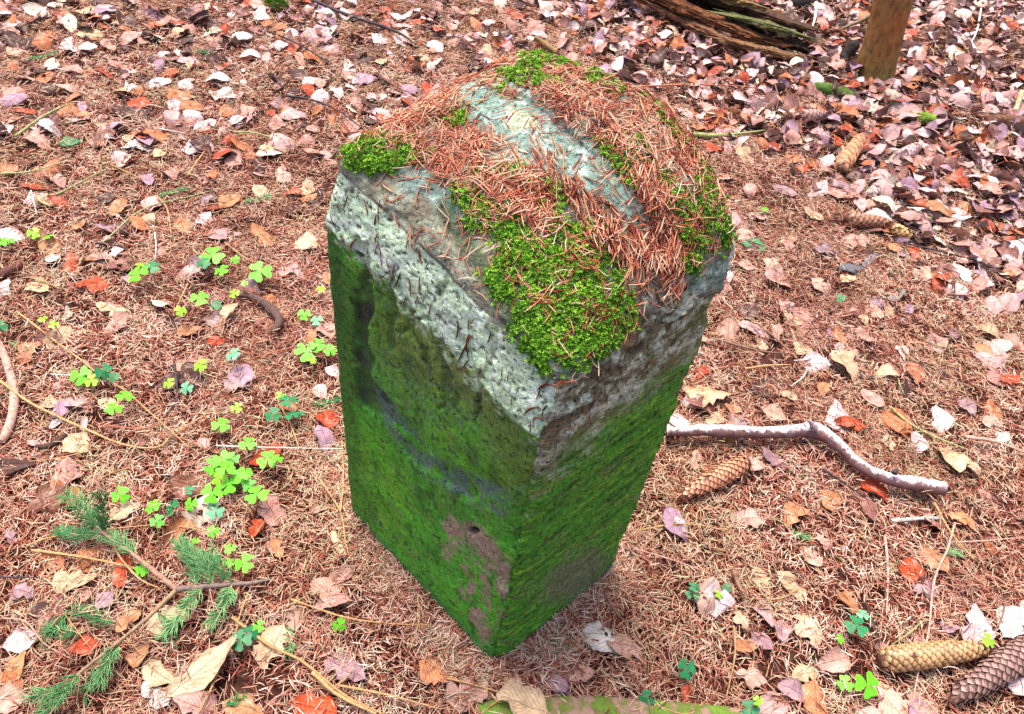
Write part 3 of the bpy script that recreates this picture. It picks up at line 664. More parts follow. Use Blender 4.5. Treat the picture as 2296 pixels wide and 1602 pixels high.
put_leaf(745, 1355, 80, 'P', ang=200, tilt=.4, lift=.006, named='pale pink torn curling leaf lying left of the stone front corner')
put_leaf(775, 1500, 100, 'V', ang=160, var=7, tilt=.35, named='glossy lilac grey beech leaf with upturned rim low left of the stone front corner')
put_leaf(1172, 1580, 108, 'C', ang=170, var=9, tilt=.08, lift=.022, named='pale yellow leaf with a dark hole lying across the mossy log end')
put_leaf(45, 1438, 66, 'W', ang=30, tilt=.1, named='pale greenish white serrated leaf near the lower left edge')
put_leaf(155, 320, 44, 'G', ang=40, tilt=.1, named='dark green leaf lying in the upper left litter')
put_leaf(1690, 550, 52, 'G', ang=0, tilt=.1, named='fresh green leaf just right of the stone upper corner')
# more leaves where the litter grows thick
def litter_density(x, y):
    """x, y on the measuring grid"""
    d = .085 + .3 * sm(-y, -430, -250) + .1 * sm(-y, -200, -60)
    edge = (x - 1380) * .62 + 150 - y
    d = d + 1.5 * sm(edge, -60, 160)
    d = d - .1 * sm(y, 900, 1100) + .05
    d = np.where((y > 1330), d + .06, d)
    return d
tries = 0; extra = 0
while extra < 45 and tries < 6000:
    tries += 1; x, y = rng.uniform(0, 2296), rng.uniform(60, 1600)
    if rng.uniform() > litter_density(np.array(x), np.array(y)) + .05: continue
    p = G(x, y, .01)
    if in_stone(np.array(p[0]), np.array(p[1]), .03) or (700 < x < 1660 and 120 < y < 1290): continue
    if any(math.hypot(x - a, y - b) < .55 * (l + 40) for a, b, l in LEAFPOS): continue
    c = rng.choice(list('PPPPTTCCVVWRB')); L = .055 * FP / depth(p) * rng.uniform(.75, 1.1)
    put_leaf(x, y, L, c); extra += 1
def build_leaf_litter():
    vc = variants(LIT, 'litter_leaf')
    n = 52000; x = rng.uniform(-2.6, 3.4, n); y = rng.uniform(-.2, 5.0, n); z = gh(x, y)
    P = np.stack([x, y, z], -1); q = PJ(P); q[:, 0] = np.clip(q[:, 0], -600, 2900)
    vis = (y > .15)
    d = np.where(vis, litter_density(q[:, 0], np.clip(q[:, 1], -500, 1900)), .25) * .68 * (1 + .7 * fbm(P * 3.5, 81, 2))
    keep = rng.uniform(0, 1, n) < d; keep &= ~in_stone(x, y, .02)
    P = P[keep]; n = len(P); thick = sm(d[keep], .25, .6); P[:, 2] += .006 + rng.uniform(0, 1, n) * (.003 + .016 * thick)
    Rt = np.stack([rng.normal(0, .25 + .2 * thick, n), rng.normal(0, .25 + .2 * thick, n), rng.uniform(0, 6.28, n)], -1)
    sz = rng.uniform(0, 1, n) ** 1.1 * .050 + .018
    o = scatter('leaf_litter', P, Rt, sz, rng.integers(0, len(LIT), n), vc)
    tag(o, 'thick litter of small pinkish white and brown fallen beech leaves', 'leaf litter', kind='stuff'); print('litter leaves', n)
build_leaf_litter()
def build_sprinkle():
    vc = variants([needle_patch(9, .05, .012, .25) for _ in range(10)], 'needle_sprinkle')
    n = 15000; x = rng.uniform(-2.4, 2.8, n); y = rng.uniform(0, 4.2, n); k = ~in_stone(x, y, .01); x, y = x[k], y[k]; n = len(x)
    o = scatter('loose_needle_litter', np.stack([x, y, gh(x, y) + rng.uniform(.006, .016, n)], -1), np.stack([rng.normal(0, .15, n), rng.normal(0, .15, n), rng.uniform(0, 6.28, n)], -1), rng.uniform(.9, 1.15, n), rng.integers(0, 10, n), vc)
    tag(o, 'loose spruce needles scattered over the fallen leaves', 'needle litter', kind='stuff')
build_sprinkle()

# ------------------------------------------------------------------ twigs and sticks
def ground_poly(pts, lift=.012):
    out = []
    for p in pts:
        l = p[2] if len(p) > 2 else lift; g = G(p[0], p[1], .012); z = float(gh(g[0], g[1])) + l; out.append(G(p[0], p[1], z))
    return np.array(out)
def stick(name, pts, r, mat, color=None, lift=None, **kw):
    rr = r if isinstance(r, (list, tuple)) else [r, r * .8]
    mid = G(*pts[len(pts) // 2][:2]); s = depth(mid) / FP; rr = [max(q * s / 2, .0006) for q in rr]
    P = ground_poly(pts, lift if lift is not None else .008 + rr[0] * .7); c = P.mean(0); c[2] = P[:, 2].min()
    o = obj(name, tmesh(name, P - c, rr, mat, **kw), None, c); o.color = (*(color or (.3, .2, .12)), 1); return o
TC = {'y': ((.48, .28, .12), 'pale yellowish'), 'b': ((.24, .13, .09), 'brown'), 'd': ((.055, .04, .045), 'dark grey'), 'p': ((.55, .30, .24), 'pinkish'), 'r': ((.42, .14, .08), 'reddish'), 'g': ((.32, .34, .14), 'greenish'), 'w': ((.66, .60, .54), 'whitish')}
TWIGS = """d 9|700,0 770,30 860,60 905,80 930,100
d 5|600,70 660,95 720,130 745,152
d 6|640,215 700,225 760,250 815,290
r 5|1430,195 1560,190 1700,196
y 6|40,701 101,748 145,781 188,812 215,835 279,876 337,926 424,1004
y 7|0,855 67,903 141,940 202,967 276,997 350,1004 390,973 461,930
d 6|215,546 269,552 303,576
y 4|421,637 405,670 390,701
w 4|347,522 350,555 347,583
d 6|390,812 397,892 370,936
b 4|397,892 412,925
r 4|572,802 660,778 740,758
y 4|626,906 650,950 677,1020
w 5|485,1000 600,1004 771,1007
y 5|60,1225 100,1209 171,1195 271,1184 356,1178 427,1184 480,1200
y 6|249,1209 271,1252 313,1298 356,1319
y 7|71,1234 153,1245 235,1259 306,1277 356,1302
y 9|520,1384 605,1448 677,1483 771,1558 860,1602
y 5|652,1344 771,1384 871,1398 963,1402
y 4|555,1334 545,1360 534,1391
y 6|445,1600 477,1537 506,1465 527,1423 545,1350
p 5|0,1387 57,1394 100,1444 164,1480
d 5|0,1295 89,1295
y 4|936,1333 940,1390 920,1455
y 5|717,1075 763,1148 775,1217 786,1256
y 4|763,1148 770,1080 767,987
y 11|700,1508 760,1560 844,1601
y 7|755,1536 871,1559 986,1590
y 5|1001,1521 1060,1535 1139,1559 1255,1600
b 6|1354,1325 1375,1365 1408,1402
b 6|1592,758 1707,788 1761,791
b 6|1680,711 1735,755 1781,798
y 6|1670,827 1727,820 1774,818
g 7|1996,913 2040,950 2097,980 2165,1007
p 9|2165,980 2230,990 2296,1014
d 4|2030,546 2181,583 2265,620 2296,637
w 5|1811,825 1801,845 1774,866
y 6|2095,1127 2130,1191 2184,1255
p 6|2141,1173 2125,1230 2095,1302 2081,1423 2059,1508 2045,1587
p 7|1984,1202 1991,1280 1988,1380
d 8|1845,1052 1880,1075 1935,1113
y 6|1646,1405 1648,1470 1628,1565
p 4|2148,1216 2220,1212 2296,1205
b 4|1667,1280 1740,1290 1831,1305
b 14|1646,1280 1655,1310 1675,1344
b 4|1737,188 1745,220 1740,249
w 8|1828,0 1828,35 1821,64
d 6|2037,7 2060,15 2085,30
g 7|34,306 101,259 158,232
g 5|0,390 67,385 141,364
g 5|525,296 570,298 613,310
y 6|353,441 375,470 384,525
y 4|249,370 303,395 330,404
g 6|125,438 180,410 236,380
y 5|421,394 440,365 458,340
g 4|230,545 320,470 430,440 520,415
r 4|240,955 330,960 400,925 470,880
b 5|1385,840 1480,930 1560,985 1640,1000
y 4|560,330 650,350 720,360
b 4|850,170 900,200 940,215
d 5|1940,1350 1960,1400 1975,1460
p 4|1420,1230 1520,1260 1600,1290
y 5|1430,1190 1530,1175 1640,1190
d 5|2210,330 2260,360 2296,372
b 5|2080,480 2160,520 2230,545
w 5|2200,20 2190,70 2170,110
d 5|2000,100 2060,150 2130,190"""
for i, ln in enumerate(TWIGS.split('\n')):
    h, b = ln.split('|'); c, wpx = h.split(); pts = [tuple(map(float, t.split(','))) for t in b.split()]
    if i == 58: continue
    col, nm = TC[c]; W = float(wpx)
    pts = [(a, b_, .012 + abs(rng.normal(0, .005)) + (.010 if b_ < 420 else .002)) for a, b_ in pts]
    o = stick('fallen_twig', pts, [W * .9, W * .75, W * .4], M_twig, tuple(np.array(col) * rng.uniform(.85, 1.15)), k=7, rough=.55, seed=i, n=len(pts) * 9)
    mx, my = pts[len(pts) // 2][:2]; later(o, ('thick ' if W > 7 else 'thin ') + nm + ' twig lying', 'twig', 'bare twigs on the forest floor', mx, my)
for i in range(60):
    for _ in range(50):
        x, y = rng.uniform(0, 2296), rng.uniform(150, 1590); p = G(x, y)
        if not ((690 < x < 1680 and 90 < y < 1500)): break
    a = rng.uniform(0, math.pi); L = rng.uniform(45, 150) * 1.0 / depth(p); b = rng.normal(0, .25)
    pts = [(x - L / 2 * math.cos(a), y - L / 2 * math.sin(a) * .7, .013), (x + b * L * .25, y + b * L * .3, .010 + rng.uniform(0, .010)), (x + L / 2 * math.cos(a), y + L / 2 * math.sin(a) * .7, .011)]
    c = rng.choice(list('yyybprgw')); col, nm = TC[c]; W = rng.uniform(2.6, 4.6)
    o = stick('fallen_twig', pts, [W, W * .6], M_twig, tuple(np.array(col) * rng.uniform(.8, 1.1)), k=5, rough=.2, seed=i, n=9)
    later(o, 'very thin ' + nm + ' twig lying', 'twig', 'bare twigs on the forest floor', x, y)

def mat_birch():
    k = NT('birch_bark', .5, .45); p = k.pos(); mp = k.n('Mapping'); mp.inputs['Scale'].default_value = (30, 6, 6); mp.inputs['Rotation'].default_value = (0, 0, .2); k.l(p, mp.inputs[0])
    nz = k.noise(1.0, 6, .75, k.obj()); c = k.ramp(k.noise(60, 5, .7, p), [(.38, (.34, .29, .30)), (.56, (.64, .62, .62))])
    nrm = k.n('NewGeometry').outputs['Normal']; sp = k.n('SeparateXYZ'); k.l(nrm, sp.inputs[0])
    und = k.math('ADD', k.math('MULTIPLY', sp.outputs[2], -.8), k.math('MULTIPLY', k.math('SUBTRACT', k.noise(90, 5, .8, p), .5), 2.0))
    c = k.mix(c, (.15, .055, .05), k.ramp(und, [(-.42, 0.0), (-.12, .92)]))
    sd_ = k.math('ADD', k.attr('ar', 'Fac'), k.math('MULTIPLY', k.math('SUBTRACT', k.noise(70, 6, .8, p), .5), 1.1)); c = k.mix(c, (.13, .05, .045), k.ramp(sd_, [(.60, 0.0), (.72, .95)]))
    cb = k.n('CombineXYZ'); k.l(k.math('MULTIPLY', k.attr('al', 'Fac'), 46.0), cb.inputs[0]); k.l(k.math('MULTIPLY', k.attr('ar', 'Fac'), 2.2), cb.inputs[1]); c = k.mix(c, (.16, .09, .12), k.ramp(k.noise(1.0, 4, .7, cb.outputs[0]), [(.60, 0.0), (.66, .85)]))
    ln = k.noise(26, 5, .8, mp.outputs[0]); c = k.mix(c, (.06, .03, .045), k.ramp(k.noise(140, 3, .5, p), [(.60, 0.0), (.65, .9)]))
    c = k.mix(c, (.20, .12, .15), k.ramp(k.noise(38, 6, .8, p), [(.55, 0.0), (.63, .8)]))
    k.col(c); k.bump(k.noise(120, 4, .7, p), .6, .002); return k.m
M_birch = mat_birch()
def birch():
    c = ground_poly([(1820, 975)])[0]; root = obj('birch_branch', None, None, c)
    tag(root, 'crooked white birch branch with peeling bark lying right of the stone', 'branch')
    pts = [(1495, 969), (1560, 966), (1620, 966), (1740, 970), (1830, 966), (1885, 1003), (1925, 1040), (1990, 1073), (2050, 1085), (2116, 1096)]
    s = depth(c) / FP; r = [10 * s, 11.5 * s, 13 * s, 13.5 * s, 17 * s, 12.5 * s, 12.5 * s, 13.5 * s, 15 * s, 14.5 * s]
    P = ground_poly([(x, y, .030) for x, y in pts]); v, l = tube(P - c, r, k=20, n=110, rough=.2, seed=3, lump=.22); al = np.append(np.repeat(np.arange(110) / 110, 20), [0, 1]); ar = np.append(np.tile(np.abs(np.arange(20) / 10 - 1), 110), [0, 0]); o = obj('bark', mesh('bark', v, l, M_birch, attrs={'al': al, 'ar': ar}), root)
    d = P[-1] - P[-2]; d /= np.linalg.norm(d)
    k = NT('birch_cut_wood', .8, .2); k.col(k.ramp(k.noise(150, 4, .6, k.pos()), [(.35, (.06, .03, .03)), (.65, (.38, .22, .18))]))
    e = P[-1] - c; v, l = tube([e - d * .003, e + d * .0015], [13.2 * s, 12 * s], n=3, k=18, rough=.08, seed=9); obj('cut_end', mesh('cut_end', v, l, k.m), root)
    b = ground_poly([(1828, 962, .045), (1818, 948, .055), (1812, 942, .058)]) - c; obj('side_stub', tmesh('side_stub', b, [8 * s, 5 * s, 3 * s], M_twig, k=10, rough=.3, seed=4), root).color = (.35, .25, .27, 1)
    b = ground_poly([(2005, 1062, .05), (2009, 1054, .052)]) - c; obj('knot', tmesh('knot', b, [7 * s, 5 * s], M_twig, k=9, rough=.3, seed=4), root).color = (.06, .04, .05, 1)
birch()
def simple(name, pts, r, col, label, cat, mat=None, **kw):
    o = stick(name, pts, r, mat or M_twig, col, **kw); tag(o, label, cat); return o
simple('curved_root', [(528, 661), (565, 666), (600, 686), (624, 712), (622, 733), (606, 745)], [8, 16, 20, 20, 16, 6], (.10, .055, .045), 'dark glossy curved root piece shaped like a hook among sorrel leaves', 'root', k=12, n=40, rough=.12, lift=.02)
simple('bent_stick', [(-25, 760), (-5, 770), (14, 810), (30, 870), (30, 920), (12, 975), (0, 990)], [17, 17, 18, 20, 18, 18], (.52, .30, .24), 'pinkish bent stick cut by the left edge of the view', 'stick', k=10, n=40, rough=.25, seed=2)
simple('mossy_twig', [(1555, 301), (1600, 305), (1660, 300), (1720, 292)], [12, 10, 6, 4], (.30, .33, .12), 'greenish crooked twig sticking out behind the stone right edge', 'twig', k=8, rough=.3)
simple('broken_stub', [(1200, 84, .03), (1222, 100, .02), (1250, 120, .012)], [12, 14, 12], (.24, .15, .06), 'short brown broken stick poking up behind the stone moss peak', 'stick', k=9, rough=.25)
M_mossbark = mat_bark('mossy_bark', (.03, .06, .01), (.10, .18, .03), (.26, .20, .12), 70)
k_ = NT('mossy_wood', .9, .15)
p_ = k_.pos(); c_ = k_.ramp(k_.noise(28, 5, .7, p_), [(.38, (.13, .24, .03)), (.48, (.12, .16, .03)), (.56, (.28, .17, .12)), (.8, (.42, .28, .22))]); k_.col(c_); k_.bump(k_.noise(150, 5, .7, p_), .9, .003); M_mosslog = k_.m
k_ = NT('bright_moss_wood', .9, .15); p_ = k_.pos(); k_.col(k_.ramp(k_.noise(60, 5, .7, p_), [(.34, (.05, .05, .01)), (.5, (.14, .24, .02)), (.7, (.28, .36, .07))])); k_.bump(k_.noise(200, 5, .7, p_), 1, .003); M_mossbright = k_.m
simple('mossy_stub', [(1826, 196), (1850, 200), (1885, 208), (1915, 214)], [22, 28, 26, 12], (.2, .3, .1), 'rounded green mossy wood stub half buried in front of the tree trunk', 'wood piece', mat=M_mossbark, k=14, n=24, rough=.15)
simple('mossy_chunk', [(2036, 258), (2070, 266), (2100, 272), (2124, 270)], [16, 28, 28, 24], (.2, .3, .1), 'bright green mossy chunk of wood beside red leaves right of the trunk', 'wood piece', mat=M_mossbright, k=14, n=24, rough=.18)
simple('rotten_stick', [(2200, 262), (2240, 268), (2300, 275), (2360, 285)], [14, 22, 28, 28], (.16, .07, .04), 'dark brown rotten stick at the right edge below the trunk level', 'stick', k=12, rough=.3)
simple('pale_stub', [(2268, 264, .012), (2280, 240, .03), (2292, 205, .06)], [14, 10, 12], (.55, .42, .26), 'pale upright forked stub at the right edge', 'stick', k=8, rough=.3)
o = simple('mossy_log', [(1070, 1592), (1180, 1594), (1400, 1598), (1600, 1612), (1760, 1635)], [34, 60, 62, 60, 50], (.2, .3, .1), 'flat mossy green and brown log lying along the bottom edge', 'log', mat=M_mosslog, k=22, n=80, rough=.16, lump=.2, flat=.7, lift=.006)
simple('grey_stick', [(1999, 1168), (2050, 1164), (2109, 1162)], [9, 8, 7], (.62, .62, .60), 'short straight pale grey stick below the birch branch cut end', 'stick', k=8, rough=.3)
simple('dark_bark_piece', [(1880, 600), (1915, 602), (1945, 592), (1965, 570)], [8, 24, 14, 22, 8], (.12, .12, .13), 'dark grey crumbled bark piece with white specks right of the stone', 'bark', k=14, n=50, rough=.75, lump=.7, flat=.45)
simple('dark_bark_piece', [(1990, 672), (2015, 668), (2030, 650)], [6, 16, 9, 14, 5], (.20, .16, .14), 'small grey brown flaky bark piece nearer the stone than the orange leaf cluster', 'bark', k=14, n=50, rough=.75, lump=.7, flat=.45)
simple('straw_stick', [(745, 1195), (760, 1225), (775, 1250)], [18, 20, 14], (.62, .42, .26), 'short broad tan bark stick lying close to the left base corner of the stone', 'stick', k=8, rough=.4, flat=.5)
simple('brown_bark_strip', [(80, 1002), (110, 1000), (150, 975)], [10, 16, 12], (.07, .035, .025), 'dark brown bark strip between the yellow twigs at left', 'bark', k=8, rough=.4)
simple('brown_bark_strip', [(-10, 620), (20, 610), (50, 592)], [26, 24, 12], (.10, .035, .025), 'dark red brown bark strip at the left edge beside the red leaf', 'bark', k=8, rough=.4)

# ------------------------------------------------------------------ spruce cones
k_ = NT('cone_scale_wood', .45, .4); c_ = k_.mix(k_.n('ObjectInfo').outputs['Color'], k_.ramp(k_.attr('tip', 'Fac'), [(.25, .35), (.45, .95), (.78, 1.15), (.88, .95), (.97, .4)]), 1.0, 'MULTIPLY')  # scale bases darkened: shade between the scales painted into the colour
k_.col(k_.mix(c_, .5, k_.ramp(k_.noise(240, 4, .7, k_.pos()), [(.4, .6), (.6, 0.0)]), 'MULTIPLY')); M_scale = k_.m
def scale_mesh():
    nx, ny = 5, 5; t = np.linspace(0, 1, nx); s = np.linspace(-1, 1, ny); T, S = np.meshgrid(t, s, indexing='ij')
    wd = np.array([.42, .60, .64, .46, .10]) * 1.0
    X = -.45 + T * 1.35 - .12 * np.abs(S) ** 2 * T; Y = S * wd[:, None]; Z = -.22 * Y ** 2 * 1.6 + .38 * T + .03 - .18 * T ** 3
    V = np.stack([X, Y, Z], -1).reshape(-1, 3); i = np.arange(nx - 1)[:, None] * ny; j = np.arange(ny - 1)[None]
    F = np.stack([i + j, i + ny + j, i + ny + j + 1, i + j + 1], -1).reshape(-1, 4)
    return mesh('scale', V, F, M_scale, attrs={'tip': np.clip(T.ravel() * 1.0 - .15 * np.abs(S.ravel()), 0, 1)})
SCALE = scale_mesh()
def cone(px0, py0, px1, py1, wpx, col, label, sink=.3, nsc=None, core=(.12, .05, .03)):
    a = ground_poly([(px0, py0)])[0]; b = ground_poly([(px1, py1)])[0]; L = np.linalg.norm(b - a); s = depth((a + b) / 2) / FP; R = wpx * s / 2
    lift = R * (1 - sink); a[2] += lift; b[2] += lift * .6
    d = (b - a) / L; root = obj('spruce_cone', None, None, a)
    root.rotation_euler = nearest_eul(np.cross(d, np.cross([0, 0, 1.], d)), d)
    tag(root, label, 'cone', 'fallen spruce cones')
    prof = lambda t: R * np.interp(t, [0, .05, .15, .35, .6, .8, .93, 1], [.55, .82, .96, 1.0, .92, .72, .42, .12])
    tt = np.linspace(0, 1, 14); o = obj('core', tmesh('core', [(t * L, .0001 * i, 0) for i, t in enumerate(tt)], [prof(t) * .84 for t in tt], M_cone, k=12, n=20, rough=.05), root); o.color = (*core, 1)
    n = nsc or 125;  W = .155 * R * 2 * 1.0 * 2.2; per = 8
    # keep equal areas
    ts = np.linspace(0, 1, 400); cum = np.cumsum(prof(ts)); cum /= cum[-1]
    for i in range(n):
        if random.random() < .02: continue
        t = float(np.interp((i + .5) / n, cum, ts)) * .98; th = i * 2.39996
        r = prof(t) * .88; slope = (prof(min(1, t + .03)) - prof(max(0, t - .03))) / (.06 * L)
        nn = np.array([0, math.cos(th), math.sin(th)]); ax = np.array([1, 0, 0]) + nn * slope; nrm = nn - np.array([1, 0, 0]) * slope
        nrm = nrm + np.array([0, random.gauss(0, .08), random.gauss(0, .08)]); ax = ax + np.array([random.gauss(0, .12), random.gauss(0, .09), random.gauss(0, .09)]); e = nearest_eul(nrm, ax); q = math.sqrt(2 * math.pi * (cum_area := float(np.trapezoid(prof(ts), ts)) * L) / n) if False else math.sqrt(2 * math.pi * R * .8 * L / n)
        q *= random.uniform(.93, 1.03) * (.62 + .38 * (r / R / .88)); c = np.array(col) * random.uniform(.8, 1.15)
        obj('scale', SCALE, root, (t * L, *(nn[1:] * r)), e, (q * random.uniform(.92, 1.05), q * .98, q), np.clip(c, 0, .95))
    return root
cone(1672, 1045, 1520, 1122, 50, (.66, .27, .15), 'orange pink spruce cone lying below the birch branch, its tip toward the stone', nsc=180)
cone(1962, 1490, 2215, 1458, 60, (.52, .29, .13), 'tan yellow spruce cone in the lower right corner, upper one of the crossing pair', nsc=230)
cone(2330, 1445, 2118, 1578, 72, (.32, .18, .15), 'violet brown spruce cone cut by the lower right edge, lower one of the pair', nsc=230)
cone(1878, 392, 1932, 308, 34, (.66, .28, .13), 'slender orange spruce cone rising from leaves upper right of the stone', nsc=80)
cone(1890, 499, 1996, 506, 32, (.42, .19, .11), 'brown spruce cone lying level on leaves right of the stone', nsc=90)
cone(1992, 518, 2042, 535, 28, (.74, .42, .15), 'short yellow orange cone end just right of the brown cone', nsc=50)
cone(2008, 366, 2062, 330, 30, (.58, .36, .33), 'pinkish pale spruce cone among leaves, right of the slender orange cone', nsc=70)
cone(1792, 270, 1856, 262, 28, (.44, .24, .20), 'small dull brown spruce cone left of the mossy stub before the trunk', nsc=70)
cone(1945, 450, 1990, 400, 26, (.50, .34, .30), 'faded pinkish cone half hidden in leaves beyond the level brown cone', nsc=60, sink=.5)

# ------------------------------------------------------------------ wood sorrel
def heart():
    P = [(0, 0), (.32, .30), (.62, .50), (.88, .48), (1.0, .27), (.90, .04), (.86, 0)]
    V = [(x, y, .14 * y - .35 * y * y - .12 * x * x) for x, y in P] + [(x, -y, .14 * y - .35 * y * y - .12 * x * x) for x, y in P[1:-1]] + [(.5, 0, -.04)]
    c = len(V) - 1; ring = [0, 1, 2, 3, 4, 5, 6]; F = [(c, ring[i], ring[i + 1]) for i in range(6)]
    rb = [0] + list(range(7, 12)) + [6]; F += [(c, rb[i + 1], rb[i]) for i in range(6)]
    me = mesh('leaflet', V, F, M_sorrel, smooth=True); return me
HEART = heart()
SG = {'b': ((.12, .50, .012), 'bright green'), 'y': ((.24, .52, .02), 'yellow green'), 'd': ((.015, .18, .055), 'dark green'), 't': ((.14, .42, .22), 'bluish green'), 'm': ((.07, .36, .02), 'mid green')}
SORREL = """12,540,44,b 75,522,36,y 108,530,30,b 308,612,62,b 340,598,44,d 320,592,40,y 475,572,66,b 455,590,40,d 497,605,42,b 583,608,64,b 527,582,26,b 447,668,50,b 483,683,34,d 405,697,32,y 525,658,30,y 548,635,20,y 682,705,36,b 710,718,34,t
720,648,26,y 95,715,26,y 120,727,28,y 0,732,36,d 688,787,66,b 712,772,44,b 740,785,36,b 700,808,24,y 449,819,40,y 522,794,44,t 180,842,56,b 205,853,40,y 232,833,46,d 255,845,30,d 378,859,34,y 418,870,36,t 280,887,46,b 254,915,48,b
645,897,50,d 612,930,44,d 655,930,40,d 672,928,28,d 628,888,26,y 530,914,32,y 495,952,50,b 555,994,46,b 500,1032,58,b 520,1028,40,m 478,1045,50,b 490,1068,52,y 515,1085,60,b 535,1072,56,b 575,1108,64,b 600,1030,58,b 620,1028,36,b
475,1106,56,b 505,1050,50,b 548,1060,44,b 270,1110,48,b 342,1135,44,b 384,1138,48,d 428,1130,38,b 482,1145,48,t 478,1192,34,b 436,1215,26,b 515,1230,32,b 547,1262,54,b 512,1262,30,b 318,1275,44,b 352,1168,40,m 760,1402,38,b
540,1435,60,d 560,1422,44,d 580,1405,34,b 1553,1330,40,d 1557,1315,30,d 1612,1332,28,y 1630,1318,26,d 1921,1403,62,d 1935,1378,34,t 1885,1433,28,b 1541,1500,56,d 1700,1572,28,y 1682,1592,52,d 1450,1566,44,d 1896,1532,44,b 1945,1536,70,b
2217,1436,40,y 1885,668,26,d 1715,468,20,b 425,1098,30,d 560,1090,40,m"""
for t in SORREL.split():
    a = t.split(','); x, y, L, c = float(a[0]), float(a[1]), float(a[2]), a[3]
    hgt = rng.uniform(.018, .04); g = G(x, y, hgt); s = L * depth(g) / FP / 2 * .82; base = np.array([g[0] + rng.normal(0, .008), g[1] + rng.normal(0, .008), 0]); base[2] = float(gh(base[0], base[1])) + .002
    root = obj('wood_sorrel', None, None, base); top = g - base
    obj('stalk', tmesh('stalk', [(0, 0, 0), top * np.array([.3, .3, .6]), top], [.0007, .0006], M_stalk, k=5, n=7), root)
    th = rng.uniform(0, 6.28); nrm = Vector((rng.normal(0, .22), rng.normal(0, .22) - .12, 1)).normalized(); col, nm = SG[c]
    for q in range(3):
        an = th + q * 2.094; d = Vector((math.cos(an), math.sin(an), rng.normal(-.12, .12)))
        o = obj('leaflet', HEART, root, top, nearest_eul(nrm, d), (s, s * 1.25, s)); o.color = (*np.array(col) * rng.uniform(.88, 1.1), 1)
    later(root, nm + (' large' if L > 48 else ' small') + ' wood sorrel growing', 'wood sorrel', 'wood sorrel plants', x, y)

# ------------------------------------------------------------------ spruce branch and sprigs
def sprig_needles(P, Ln, dens, seed, gap=0.0, droop=0):
    r = np.random.default_rng(seed); C = crom(P, 60); Ltot = np.linalg.norm(np.diff(C, axis=0), axis=1).sum(); n = int(Ltot * dens * .6)
    parts = []
    for i in range(n):
        t = r.uniform(gap, 1); k = min(58, int(t * 59)); T = C[k + 1] - C[k]; T /= np.linalg.norm(T); S = np.cross(T, [0, 0, 1.]); S /= np.linalg.norm(S); U = np.cross(S, T)
        a = r.choice([0, math.pi]) + r.normal(0, .75); sp = r.uniform(.45, .95); d = T * math.cos(sp) + (S * math.cos(a) + abs(math.sin(a)) * U) * math.sin(sp); d /= np.linalg.norm(d)
        l = Ln * r.uniform(.75, 1.1) * (1 - .35 * max(0, t - .85) / .15); p0 = C[k] + (C[k + 1] - C[k]) * r.uniform()
        v, f = needle(p0 + d * l / 2, d, l, .0007, r.normal(0, .4), np.array([0, 0, 1.]), 3, 2); parts.append((v, f))
    return join(parts)
def add_sprig(root, c, pts, Ln, dens, seed, wpx=4, mat=None):
    P = ground_poly(pts) - c; s = depth(ground_poly(pts)[0]) / FP
    tw = obj('side_twig', tmesh('side_twig', P, [wpx * s / 2, wpx * s / 4], M_twig, k=6, rough=.2), root); tw.color = (.38, .26, .13, 1)
    V, F = sprig_needles(P, Ln, dens, seed); n = obj('needles', mesh('needles', V, F, mat or M_spruce), tw); tag(n, kind='stuff')
def spruce_branch():
    c = ground_poly([(395, 1320)])[0]; root = obj('spruce_branch', None, None, c); tag(root, 'forked broken spruce branch with tufts of green needles in the lower left', 'branch')
    s = depth(c) / FP
    def stem(pts, r, col, seed):
        P = ground_poly(pts) - c; o = obj('stem', tmesh('stem', P, [q * s / 2 for q in r], M_twig, k=10, n=70, rough=.5, seed=seed), root); o.color = (*col, 1)
    stem([(396, 1322, .03), (350, 1285, .035), (300, 1245, .04), (250, 1210, .04), (205, 1170, .04)], [13, 11, 10, 8, 5], (.36, .20, .14), 1)
    stem([(392, 1322, .03), (440, 1318, .03), (500, 1312, .028), (560, 1308, .026), (603, 1300, .022)], [14, 12, 11, 9, 6], (.20, .14, .12), 2)
    stem([(396, 1322, .03), (350, 1368, .032), (300, 1412, .035), (240, 1460, .035), (180, 1508, .03), (120, 1560, .03), (85, 1595, .03)], [11, 9, 8, 7, 6, 4, 3], (.28, .19, .11), 3)
    N = .0195
    for i, (pts, d) in enumerate([([(400, 1215, .045), (425, 1255, .04), (440, 1312, .03)][::-1], 3400), ([(480, 1310, .03), (460, 1270, .04), (420, 1235, .045)], 3600), ([(520, 1308, .03), (490, 1270, .04), (470, 1240, .04)], 2800), ([(455, 1318, .03), (415, 1365, .03), (370, 1425, .02)], 2600), ([(520, 1312, .03), (505, 1355, .028), (470, 1405, .015)], 3000),
                                  ([(265, 1440, .03), (245, 1480, .03), (225, 1530, .02)], 3400), ([(180, 1508, .03), (140, 1555, .035), (100, 1600, .03)], 3200), ([(140, 1545, .03), (110, 1555, .035), (75, 1562, .03)], 2400), ([(215, 1182, .04), (185, 1150, .06), (145, 1110, .08)], 2600), ([(235, 1195, .04), (232, 1160, .06), (222, 1110, .09)], 3200),
                                  ([(230, 1195, .04), (180, 1200, .03), (130, 1190, .02)], 2600), ([(210, 1170, .04), (200, 1140, .05), (165, 1110, .06)], 2400), ([(300, 1245, .04), (270, 1215, .04), (230, 1205, .03)], 2200), ([(150, 1370, .012), (130, 1400, .012), (100, 1440, .01)], 2400), ([(180, 1420, .014), (150, 1420, .014), (110, 1410, .01)], 2200), ([(350, 1368, .03), (380, 1400, .02), (385, 1440, .01)], 1300),
                                  ([(260, 1395, .02), (215, 1385, .018), (170, 1370, .012)], 1500), ([(210, 1490, .03), (205, 1520, .02), (190, 1560, .012)], 1200)]):
        add_sprig(root, c, pts, N, d, 40 + i)
